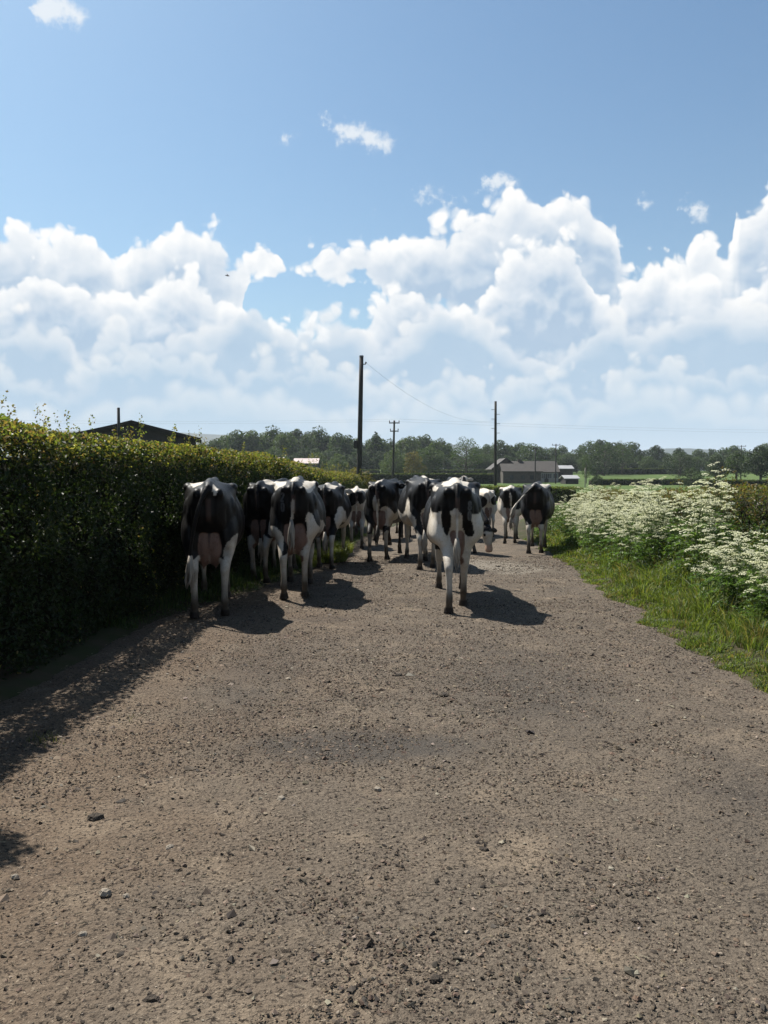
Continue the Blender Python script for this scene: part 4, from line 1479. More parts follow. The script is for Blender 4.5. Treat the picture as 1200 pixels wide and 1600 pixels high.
# ------------------------------------------------------------------ cows
m_coat, q, b = basemat('cow_coat')
atn = q.n('ShaderNodeAttribute', attribute_name='col')
tc = q.n('ShaderNodeTexCoord').outputs['Object']
hn = q.noise(q.v('MULTIPLY', tc, (1, 1, 0.35)), 120.0, 3.0, 0.6)
dn = q.noise(tc, 9.0, 5.0, 0.6)
cc = q.mix(q.m('MULTIPLY', q.step(dn.outputs['Fac'], 0.45, 0.75), 0.6), atn.outputs['Color'], q.v('MULTIPLY', atn.outputs['Color'], (0.70, 0.60, 0.48)))
cc = q.mix(q.m('MULTIPLY', q.step(hn.outputs['Fac'], 0.45, 0.7), 0.45), cc, q.v('MULTIPLY', cc, (0.55, 0.52, 0.48)))
dn2 = q.noise(q.v('MULTIPLY', tc, (1, 1, 0.6)), 32.0, 4.0, 0.65)
cc = q.mix(q.m('MULTIPLY', q.step(dn2.outputs['Fac'], 0.55, 0.75), 0.5), cc, q.v('MULTIPLY', cc, (0.55, 0.46, 0.36)))
q.put(b.inputs['Base Color'], cc)
b.inputs['Roughness'].default_value = 0.48
b.inputs['Specular IOR Level'].default_value = 0.13
b.inputs['Sheen Weight'].default_value = 0.0
b.inputs['Sheen Roughness'].default_value = 0.45
b.inputs['Sheen Tint'].default_value = (0.9, 0.75, 0.6, 1)
bp = q.n('ShaderNodeBump')
bp.inputs['Strength'].default_value = 0.35
bp.inputs['Distance'].default_value = 0.006
q.put(bp.inputs['Height'], hn.outputs['Fac'])
q.put(b.inputs['Normal'], bp.outputs[0])
M_HAIR_W = simple_mat('tail_hair_white', (0.18, 0.155, 0.125), (0.27, 0.245, 0.205), 14.0, 0.6, 0.4, 90, stretch=(1, 1, 0.2))
M_HAIR_B = simple_mat('tail_hair_dark', (0.025, 0.022, 0.020), (0.06, 0.05, 0.04), 14.0, 0.6, 0.4, 90, stretch=(1, 1, 0.2))
M_BRAND = simple_mat('freeze_brand_hair', (0.045, 0.045, 0.047), (0.075, 0.075, 0.075), 30.0, 0.7, 0.3, 90)

TRUNK = [
    (-0.235, [(0, 1.385), (0.04, 1.375), (0.10, 1.33), (0.115, 1.26), (0.10, 1.17), (0.06, 1.10), (0, 1.09)]),
    (-0.18, [(0, 1.42), (0.05, 1.405), (0.145, 1.35), (0.175, 1.26), (0.165, 1.12), (0.12, 1.02), (0, 1.00)]),
    (-0.05, [(0, 1.445), (0.06, 1.425), (0.185, 1.35), (0.240, 1.21), (0.250, 1.03), (0.22, 0.90), (0, 0.88)]),
    (0.15, [(0, 1.458), (0.07, 1.44), (0.215, 1.37), (0.275, 1.21), (0.285, 1.01), (0.25, 0.85), (0, 0.80)]),
    (0.38, [(0, 1.475), (0.09, 1.452), (0.275, 1.405), (0.290, 1.24), (0.300, 1.01), (0.27, 0.80), (0, 0.72)]),
    (0.60, [(0, 1.46), (0.09, 1.445), (0.23, 1.36), (0.300, 1.20), (0.355, 0.97), (0.28, 0.74), (0, 0.65)]),
    (0.95, [(0, 1.45), (0.08, 1.43), (0.22, 1.35), (0.345, 1.17), (0.395, 0.94), (0.30, 0.69), (0, 0.60)]),
    (1.30, [(0, 1.45), (0.07, 1.43), (0.20, 1.35), (0.305, 1.17), (0.345, 0.94), (0.27, 0.70), (0, 0.62)]),
    (1.60, [(0, 1.47), (0.05, 1.445), (0.14, 1.36), (0.235, 1.18), (0.265, 0.98), (0.21, 0.76), (0, 0.66)]),
    (1.80, [(0, 1.40), (0.05, 1.38), (0.11, 1.30), (0.165, 1.14), (0.185, 0.96), (0.14, 0.80), (0, 0.72)]),
    (1.92, [(0, 1.28), (0.03, 1.26), (0.06, 1.20), (0.09, 1.10), (0.09, 0.98), (0.06, 0.88), (0, 0.84)]),
]


def cr(p, t):
    """Catmull-Rom through rows p (n, m) at t in 0..n-1"""
    p = np.asarray(p, float)
    n_ = len(p)
    t = np.clip(t, 0, n_ - 1 - 1e-6)
    i = np.floor(t).astype(int)
    f = (t - i)[:, None]
    g = lambda k_: p[np.clip(i + k_, 0, n_ - 1)]
    a0, a1, a2, a3 = g(-1), g(0), g(1), g(2)
    return 0.5 * ((2 * a1) + (a2 - a0) * f + (2 * a0 - 5 * a1 + 4 * a2 - a3) * f * f + (3 * a1 - a0 - 3 * a2 + a3) * f ** 3)


def smooth_tube(mb, rows_, n=14, seg=5):
    """rows (x, y, z, rx, ry)"""
    t = np.linspace(0, len(rows_) - 1, (len(rows_) - 1) * seg + 1)
    c = cr(rows_, t)
    mb.tube([tuple(r[:3]) for r in c], [(max(0.006, r[3]), max(0.006, r[4])) for r in c], n)


def level_tube(mb, rows_, n=14, seg=5):
    """a limb with level cross-sections, rows (x, y, z, rx, ry)"""
    t = np.linspace(0, len(rows_) - 1, (len(rows_) - 1) * seg + 1)
    c = cr(rows_, t)
    v, f = [], []
    for r in c:
        for k_ in range(n):
            a = 2 * math.pi * k_ / n
            v.append((r[0] + math.cos(a) * r[3], r[1] + math.sin(a) * r[4], r[2]))
    for i in range(len(c) - 1):
        for k_ in range(n):
            k2 = (k_ + 1) % n
            f.append((i * n + k_, (i + 1) * n + k_, (i + 1) * n + k2, i * n + k2))
    f.append(tuple(range(n)))
    f.append(tuple(range((len(c) - 1) * n, len(c) * n))[::-1])
    mb.add(v, f)


HEADS = {'walk': ((0, 2.26, 1.36), (0, 2.64, 1.05)), 'low': ((0, 2.28, 1.12), (0, 2.60, 0.76)), 'down': ((0, 2.26, 0.66), (0, 2.36, 0.13)), 'up': ((0, 2.10, 1.60), (0, 2.52, 1.42))}


def cow_shape(cfg):
    mb = MB()
    fat = cfg.get('fat', 1.0)
    # trunk
    ys = np.array([s[0] for s in TRUNK])
    prof = np.array([np.array(s[1]).ravel() for s in TRUNK])
    t = np.linspace(0, len(ys) - 1, (len(ys) - 1) * 5 + 1)
    Y = cr(ys[:, None], t)[:, 0]
    Pf = cr(prof, t).reshape(len(t), 7, 2)
    v, f = [], []
    hn_ = 19
    for i in range(len(t)):
        half = cr(Pf[i], np.linspace(0, 6, hn_))
        half[:, 0] = np.maximum(half[:, 0], 0)
        half[0, 0] = half[-1, 0] = 0
        fy = 0.97 + (fat * 0.93 - 0.97) * float(sstep(Y[i], 0.3, 0.9))
        ring = [(w * fy, z) for w, z in half] + [(-w * fy, z) for w, z in half[-2:0:-1]]
        v += [(w, Y[i], z) for w, z in ring]
    n = 2 * hn_ - 2
    for i in range(len(t) - 1):
        for k_ in range(n):
            k2 = (k_ + 1) % n
            f.append((i * n + k_, i * n + k2, (i + 1) * n + k2, (i + 1) * n + k_))
    f.append(tuple(range(n))[::-1])
    f.append(tuple(range((len(t) - 1) * n, len(t) * n)))
    mb.add(v, f)
    # bony points of the rump, spine, withers
    for s in (-1, 1):
        mb.ell((s * 0.242, 0.385, 1.395), (0.060, 0.11, 0.050))
        mb.ell((s * 0.112, -0.195, 1.330), (0.050, 0.060, 0.060))
        mb.ell((s * 0.225, 0.10, 1.18), (0.065, 0.14, 0.12))
    smooth_tube(mb, [(0, -0.20, 1.395, 0.040, 0.035), (0, -0.08, 1.435, 0.050, 0.035), (0, 0.15, 1.452, 0.045, 0.03), (0, 0.45, 1.468, 0.05, 0.03), (0, 1.0, 1.445, 0.05, 0.03), (0, 1.55, 1.468, 0.05, 0.04), (0, 1.8, 1.41, 0.05, 0.06)], 10, 3)
    # hind legs
    hl = cfg.get('hind', ((-0.0, 0.0), (0.0, 0.0)))
    stance = cfg.get('stance', 0.86)
    for s, (sw, lift) in zip((-1, 1), hl):
        x = stance
        rows_ = [(s * 0.155, 0.16, 1.16, 0.10, 0.20), (s * 0.180, 0.12, 0.98, 0.130, 0.245), (s * 0.185, 0.06 + 0.12 * sw, 0.84, 0.112, 0.200),
                 (s * 0.168 * x, 0.01 + 0.30 * sw, 0.71 + 0.2 * lift, 0.082, 0.125), (s * 0.155 * x, -0.09 + 0.52 * sw, 0.60 + 0.4 * lift, 0.060, 0.085),
                 (s * 0.148 * x, -0.135 + 0.66 * sw, 0.515 + 0.6 * lift, 0.052, 0.070), (s * 0.145 * x, -0.125 + 0.74 * sw, 0.43 + 0.8 * lift, 0.041, 0.051),
                 (s * 0.142 * x, -0.11 + 0.86 * sw, 0.28 + 0.95 * lift, 0.036, 0.043), (s * 0.142 * x, -0.095 + 0.95 * sw, 0.165 + lift, 0.042, 0.048),
                 (s * 0.143 * x, -0.06 + sw, 0.10 + lift, 0.038, 0.046), (s * 0.145 * x, -0.035 + sw, 0.065 + lift, 0.050, 0.062), (s * 0.147 * x, -0.015 + sw, 0.0 + lift, 0.060, 0.078)]
        level_tube(mb, rows_)
    fl = cfg.get('fore', ((0.0, 0.0), (0.0, 0.0)))
    for s, (sw, lift) in zip((-1, 1), fl):
        rows_ = [(s * 0.17, 1.56, 1.12, 0.09, 0.16), (s * 0.185, 1.53, 0.93, 0.085, 0.13), (s * 0.175, 1.48 + 0.15 * sw, 0.77, 0.068, 0.092), (s * 0.16, 1.47 + 0.35 * sw, 0.60, 0.050, 0.062),
                 (s * 0.150, 1.48 + 0.6 * sw, 0.44 + 0.7 * lift, 0.048, 0.054), (s * 0.147, 1.475 + 0.72 * sw, 0.36 + 0.8 * lift, 0.036, 0.040), (s * 0.145, 1.47 + 0.85 * sw, 0.25 + lift, 0.031, 0.035),
                 (s * 0.145, 1.475 + 0.95 * sw, 0.15 + lift, 0.042, 0.045), (s * 0.145, 1.50 + sw, 0.09 + lift, 0.040, 0.045), (s * 0.147, 1.52 + sw, 0.0 + lift, 0.058, 0.075)]
        level_tube(mb, rows_)
    # udder and teats
    ud = cfg.get('udder', 1.0)
    uz = 0.235 * (0.55 + 0.45 * ud)
    mb.ell((0, 0.03, 0.80), (0.142 * ud, 0.145, uz), nu=20, nv=12)
    for s in (-1, 1):
        mb.ell((s * 0.060 * ud, 0.03, 0.775), (0.100 * ud, 0.150, uz))
        mb.ell((s * 0.075 * ud, 0.26, 0.70), (0.110 * ud, 0.20, 0.15))
        zt = 0.775 - uz
        for (ty_, tz_) in ((0.0, zt), (0.28, 0.56)):
            smooth_tube(mb, [(s * 0.068 * ud, ty_, tz_ + 0.06, 0.026, 0.026), (s * 0.07 * ud, ty_, tz_ + 0.01, 0.017, 0.017), (s * 0.07 * ud, ty_, tz_ - 0.03, 0.013, 0.013)], 8, 3)
    # neck, head, ears
    poll, muz = (Vector(p) for p in HEADS[cfg.get('head', 'walk')])
    tx = cfg.get('turn', 0.0)
    poll = poll + Vector((tx * 0.5, 0, 0))
    muz = muz + Vector((tx, 0, 0))
    c0 = Vector((0, 1.55, 1.13))
    nm = c0.lerp(poll, 0.55) + Vector((0, 0.02, -0.03))
    smooth_tube(mb, [(c0.x, c0.y, c0.z, 0.19, 0.29), (*c0.lerp(nm, 0.6), 0.145, 0.24), (*nm, 0.110, 0.185), (*poll.lerp(nm, 0.12), 0.085, 0.125), (*poll, 0.07, 0.08)], 16, 4)
    hd = [(0.0, 0.085, 0.075), (0.08, 0.105, 0.105), (0.30, 0.112, 0.125), (0.45, 0.098, 0.115), (0.70, 0.072, 0.088), (0.88, 0.082, 0.080), (0.97, 0.076, 0.066), (1.02, 0.045, 0.035)]
    ax = (muz - poll).normalized()
    nrm = Vector((1, 0, 0)).cross(ax)
    if nrm.z > 0 and cfg.get('head') != 'down':
        nrm = -nrm
    if cfg.get('head') == 'down' and nrm.y > 0:
        nrm = -nrm
    pp = poll + nrm * 0.02
    mm = muz
    smooth_tube(mb, [(*pp.lerp(mm, t_), a_, b_) for t_, a_, b_ in hd], 16, 3)
    for s in (-1, 1):
        e0 = poll + ax * 0.09 + Vector((s * 0.09, 0, 0))
        e1 = e0 + Vector((s * 0.19, -0.03, 0.0)) + ax * 0.03
        smooth_tube(mb, [(*e0, 0.022, 0.030), (*e0.lerp(e1, 0.5), 0.022, 0.062), (*e0.lerp(e1, 0.85), 0.018, 0.042), (*e1, 0.010, 0.014)], 10, 3)
        mb.ell(tuple(pp.lerp(mm, 0.36) + Vector((s * 0.092, 0, 0)) - nrm * 0.05), (0.03, 0.035, 0.03))
    # tail
    tb, tsd = cfg.get('tail', (0.0, 0.0))
    pts = []
    for u in np.linspace(0, 1, 9):
        z = 1.415 - 0.10 * u - 0.72 * u ** 1.25 * cfg.get('tail_len', 1.0)
        y = -0.20 - 0.12 * math.sin(min(1, u * 2.2) * math.pi * 0.5) + 0.02 * u - cfg.get('tail_out', 0.0) * u * u
        x = tb * math.sin(u * math.pi * 0.5) + tsd * u ** 3
        r = 0.034 - 0.015 * min(1, u * 1.6)
        pts.append((x, y, z, r, r))
    smooth_tube(mb, pts, 8, 3)
    return mb, Vector(pts[-1][:3]), Vector(pts[-1][:3]) - Vector(pts[-2][:3]), (poll, muz, nrm)


WHITE = np.array((0.46, 0.42, 0.36))
BLACK = np.array((0.0055, 0.005, 0.005))
PINKU = np.array((0.150, 0.092, 0.072))
MUD = np.array((0.045, 0.034, 0.025))
HOOF = np.array((0.030, 0.025, 0.022))


def paint(V, cfg, head):
    """black and white coat, pink udder, muddy feet"""
    sd_ = cfg['seed']
    n = len(V)
    W = V + 0.055 * np.stack([noise3(V * 3.3 + 11 * sd_, sd_), noise3(V * 3.3 + 5, sd_ + 3), noise3(V * 3.3 - 7, sd_ + 5)], 1) * 1.6
    W = W + 0.016 * np.stack([noise3(V * 14, sd_ + 23), noise3(V * 14 + 5, sd_ + 27), noise3(V * 14 - 7, sd_ + 29)], 1)
    base = noise3(W * np.array([1.5, 1.15, 1.2]) + sd_ * 3.7, sd_ + 40) * 1.5 + cfg.get('bias', 0.12)
    base = base + 0.7 * sstep(W[:, 2], 0.75, 1.05) - 0.45
    blk = base.copy()
    for (cx, cy, cz, rx, ry, rz, val) in cfg.get('patch', ()):
        r_ = 1 - np.sqrt(((W[:, 0] - cx) / rx) ** 2 + ((W[:, 1] - cy) / ry) ** 2 + ((W[:, 2] - cz) / rz) ** 2)
        r_ = r_ * min(rx, ry, rz)
        m_ = sstep(r_, -0.007, 0.007)
        blk = blk * (1 - m_) + m_ * val * 0.3
    # legs mostly white low down
    lw = sstep(-W[:, 2], -0.62, -0.50) * cfg.get('legwhite', 1.0)
    blk = blk * (1 - lw) - 0.3 * lw
    kb = sstep(blk, -0.012, 0.012)[:, None]
    c = WHITE * (1 - kb) + BLACK * kb
    # udder
    ud = cfg.get('udder', 1.0)
    zr = 0.235 * (0.55 + 0.45 * ud)
    ue = np.full(n, -1.0)
    for s in (-1, 1):
        for (cc_, rr_) in (((s * 0.055 * ud, 0.03, 0.785), (0.112 * ud, 0.165, zr + 0.015)), ((s * 0.085 * ud, 0.26, 0.70), (0.112 * ud, 0.21, 0.16)), ((s * 0.075 * ud, 0.12, 0.775 - zr - 0.02), (0.04, 0.3, 0.06))):
            q_ = 1 - np.sqrt((((V - np.array(cc_)) / np.array(rr_)) ** 2).sum(1))
            ue = np.maximum(ue, q_)
    um = sstep(ue, -0.02, 0.06)[:, None]
    c = c * (1 - um) + PINKU * (1 + 0.25 * noise3(V * 8, sd_)[:, None]) * um
    # pink strip under the tail
    bm = (sstep(-np.abs(V[:, 0]), -0.035, -0.015) * sstep(-V[:, 1], 0.12, 0.2) * sstep(V[:, 2], 1.02, 1.08) * sstep(-V[:, 2], -1.30, -1.26))[:, None] * 0.5
    c = c * (1 - bm) + PINKU * 0.6 * bm
    # mud on the shanks, hooves
    mz = V[:, 2] + 0.10 * noise3(V * 7, sd_ + 60)
    mud = (0.75 * sstep(-mz, -0.40, -0.14) + 0.20 * sstep(-mz, -0.85, -0.45))
    # dried dung on thighs and flanks
    dg_ = noise3(V * np.array([5.0, 5.0, 3.0]) + 31, sd_ + 70) + 0.5 * noise3(V * 17, sd_ + 71)
    mud = np.clip(mud + 0.45 * sstep(dg_, 0.25, 0.65) * sstep(-V[:, 2], -1.15, -0.75) * (1 - 0.9 * kb[:, 0]), 0, 0.9)[:, None]
    c = c * (1 - mud) + MUD * mud
    hf = sstep(-V[:, 2], -0.085, -0.065)[:, None]
    c = c * (1 - hf) + HOOF * hf
    # muzzle and eyes
    poll, muz, nrm = head
    dm = np.linalg.norm(V - np.array(muz), axis=1)
    mzl = sstep(-dm, -0.17 * cfg.get('muzzle', 1.0), -0.12 * cfg.get('muzzle', 1.0))[:, None]
    c = c * (1 - mzl) + np.array((0.36, 0.25, 0.19)) * mzl
    for s in (-1, 1):
        pe = np.array(poll.lerp(muz, 0.36) + Vector((s * 0.115, 0, 0)) - nrm * 0.05)
        em = sstep(-np.linalg.norm(V - pe, axis=1), -0.04, -0.03)[:, None]
        c = c * (1 - em) + np.array((0.01, 0.008, 0.007)) * em
    return np.clip(c, 0, 1)


STROKES = {'2': [(-.5, .6), (-.4, .9), (0, 1), (.4, .9), (.5, .6), (.2, .1), (-.5, -.8), (-.5, -1), (.5, -1)], '0': [(0, 1), (.4, .8), (.5, 0), (.4, -.8), (0, -1), (-.4, -.8), (-.5, 0), (-.4, .8), (0, 1)],
           '8': [(0, 0), (.4, .25), (.42, .75), (0, 1), (-.42, .75), (-.4, .25), (0, 0), (.46, -.3), (.48, -.75), (0, -1), (-.48, -.75), (-.46, -.3), (0, 0)]}


def brand(body_me, digits, x, z, size, root):
    """stacked freeze-brand digits that follow the thigh's skin"""
    from mathutils.bvhtree import BVHTree
    vs = [v.co.copy() for v in body_me.vertices]
    tree_ = BVHTree.FromPolygons(vs, [tuple(p.vertices) for p in body_me.polygons])
    for k_, dg in enumerate(digits):
        st = STROKES[dg]
        pts = cr(np.array(st), np.linspace(0, len(st) - 1, (len(st) - 1) * 3 + 1))
        L_, R_ = [], []
        for i in range(len(pts)):
            t_ = pts[min(i + 1, len(pts) - 1)] - pts[max(i - 1, 0)]
            t_ = t_ / (np.linalg.norm(t_) + 1e-9)
            for lst, s in ((L_, 1), (R_, -1)):
                px_ = x + pts[i][0] * size * 0.62 - t_[1] * s * 0.011
                pz_ = z - k_ * size * 2.5 + pts[i][1] * size + t_[0] * s * 0.011
                hit = tree_.ray_cast(Vector((px_, -2, pz_)), Vector((0, 1, 0)))
                lst.append(hit[0] - Vector((0, 0.004, 0)) if hit[0] is not None else Vector((px_, -0.1, pz_)))
        n = len(L_)
        V = [tuple(p) for p in L_] + [tuple(p) for p in R_] + [(p.x, p.y + 0.008, p.z) for p in L_] + [(p.x, p.y + 0.008, p.z) for p in R_]
        Fc = [(i, i + 1, n + i + 1, n + i) for i in range(n - 1)] + [(i, 2 * n + i, 2 * n + i + 1, i + 1) for i in range(n - 1)] + [(n + i, n + i + 1, 3 * n + i + 1, 3 * n + i) for i in range(n - 1)]
        link('freeze_brand', mesh_np('freeze_brand', V, np.array(Fc), M_BRAND), root)


def make_cow(cfg):
    mb, tip, tdir, head = cow_shape(cfg)
    tmp_me = mb.mesh('tmp', None)
    tmp = bpy.data.objects.new('tmp', tmp_me)
    COL.objects.link(tmp)
    md = tmp.modifiers.new('r', 'REMESH')
    md.mode = 'VOXEL'
    md.voxel_size = cfg.get('voxel', 0.022)
    sm = tmp.modifiers.new('s', 'SMOOTH')
    sm.factor = 0.5
    sm.iterations = 6
    dg = bpy.context.evaluated_depsgraph_get()
    me = bpy.data.meshes.new_from_object(tmp.evaluated_get(dg))
    bpy.data.objects.remove(tmp)
    n = len(me.vertices)
    V = np.empty(n * 3, np.float32)
    me.vertices.foreach_get('co', V)
    V = V.reshape(-1, 3).astype(float)
    c = paint(V, cfg, head)
    # muscle, ribs and loose skin
    Nv = np.empty(n * 3, np.float32)
    me.vertices.foreach_get('normal', Nv)
    Nv = Nv.reshape(-1, 3).astype(float)
    on_body = sstep(V[:, 2], 0.62, 0.85) * sstep(-V[:, 1], -1.75, -1.55)
    dsp = 0.010 * noise3(V * np.array([4.5, 4.0, 3.0]) + cfg['seed'], cfg['seed'] + 90) + 0.005 * noise3(V * 11.0, cfg['seed'] + 95)
    rib = sstep(V[:, 1], 0.60, 0.8) * sstep(-V[:, 1], -1.5, -1.3) * sstep(V[:, 2], 0.75, 0.85) * sstep(-V[:, 2], -1.34, -1.22)
    dsp = dsp * on_body + 0.006 * rib * np.sin((V[:, 1] - 0.25 * V[:, 2]) * 2 * np.pi / 0.085)
    # hollow in front of the hip, furrow down the back of the thigh
    dsp -= 0.022 * np.exp(-((V[:, 1] - 0.62) / 0.11) ** 2 - ((V[:, 2] - 1.27) / 0.09) ** 2) * on_body
    dsp -= 0.016 * np.exp(-((np.abs(V[:, 0]) - 0.20) / 0.022) ** 2) * sstep(-V[:, 1], 0.0, 0.08) * sstep(V[:, 2], 0.78, 0.9) * sstep(-V[:, 2], -1.24, -1.12)
    dsp -= 0.012 * np.exp(-((np.abs(V[:, 0]) - 0.055) / 0.025) ** 2) * sstep(-V[:, 1], 0.05, 0.12) * sstep(V[:, 2], 0.95, 1.05) * sstep(-V[:, 2], -1.34, -1.26)
    V2 = V + Nv * dsp[:, None]
    me.vertices.foreach_set('co', V2.astype(np.float32).ravel())
    ca = me.color_attributes.new('col', 'FLOAT_COLOR', 'POINT')
    c4 = np.ones((n, 4), np.float32)
    c4[:, :3] = c
    ca.data.foreach_set('color', c4.ravel())
    me.polygons.foreach_set('use_smooth', np.ones(len(me.polygons), bool))
    me.materials.clear()
    me.materials.append(m_coat)
    me.name = 'body'
    x, y = cfg['pos']
    root = link('cow', None, label=cfg['label'], cat='cow', group='dairy cows walking up the track', loc=(x, y, float(base_z(y)) + 0.025), rotz=R(cfg['rot']))
    s_ = cfg['h'] / 1.475
    root.scale = (s_, s_, s_)
    link('body', me, root)
    # switch of long hair at the tail's end
    rr = random.Random(cfg['seed'])
    mb = MB()
    tdir.normalize()
    dn_ = (tdir + Vector((0, 0, -1.2))).normalized()
    for i in range(9):
        a = i * 0.7
        o_ = Vector((math.cos(a), math.sin(a), 0)) * 0.012
        L = rr.uniform(0.20, 0.34)
        w_ = Vector((rr.uniform(-0.03, 0.03), rr.uniform(-0.03, 0.03), 0))
        mb.tube([tip - tdir * 0.06 + o_ * 0.5, tip + dn_ * L * 0.3 + o_ * 2.2, tip + dn_ * L * 0.7 + o_ * 1.9 + w_ * 0.6, tip + dn_ * L + w_], [0.014, 0.016, 0.012, 0.002], 5, True)
    link('tail_switch', mb.mesh('tail_switch', M_HAIR_B if cfg.get('dark_switch') else M_HAIR_W, smooth=True), root)
    if 'brand' in cfg:
        brand(me, *cfg['brand'], root)
    return root


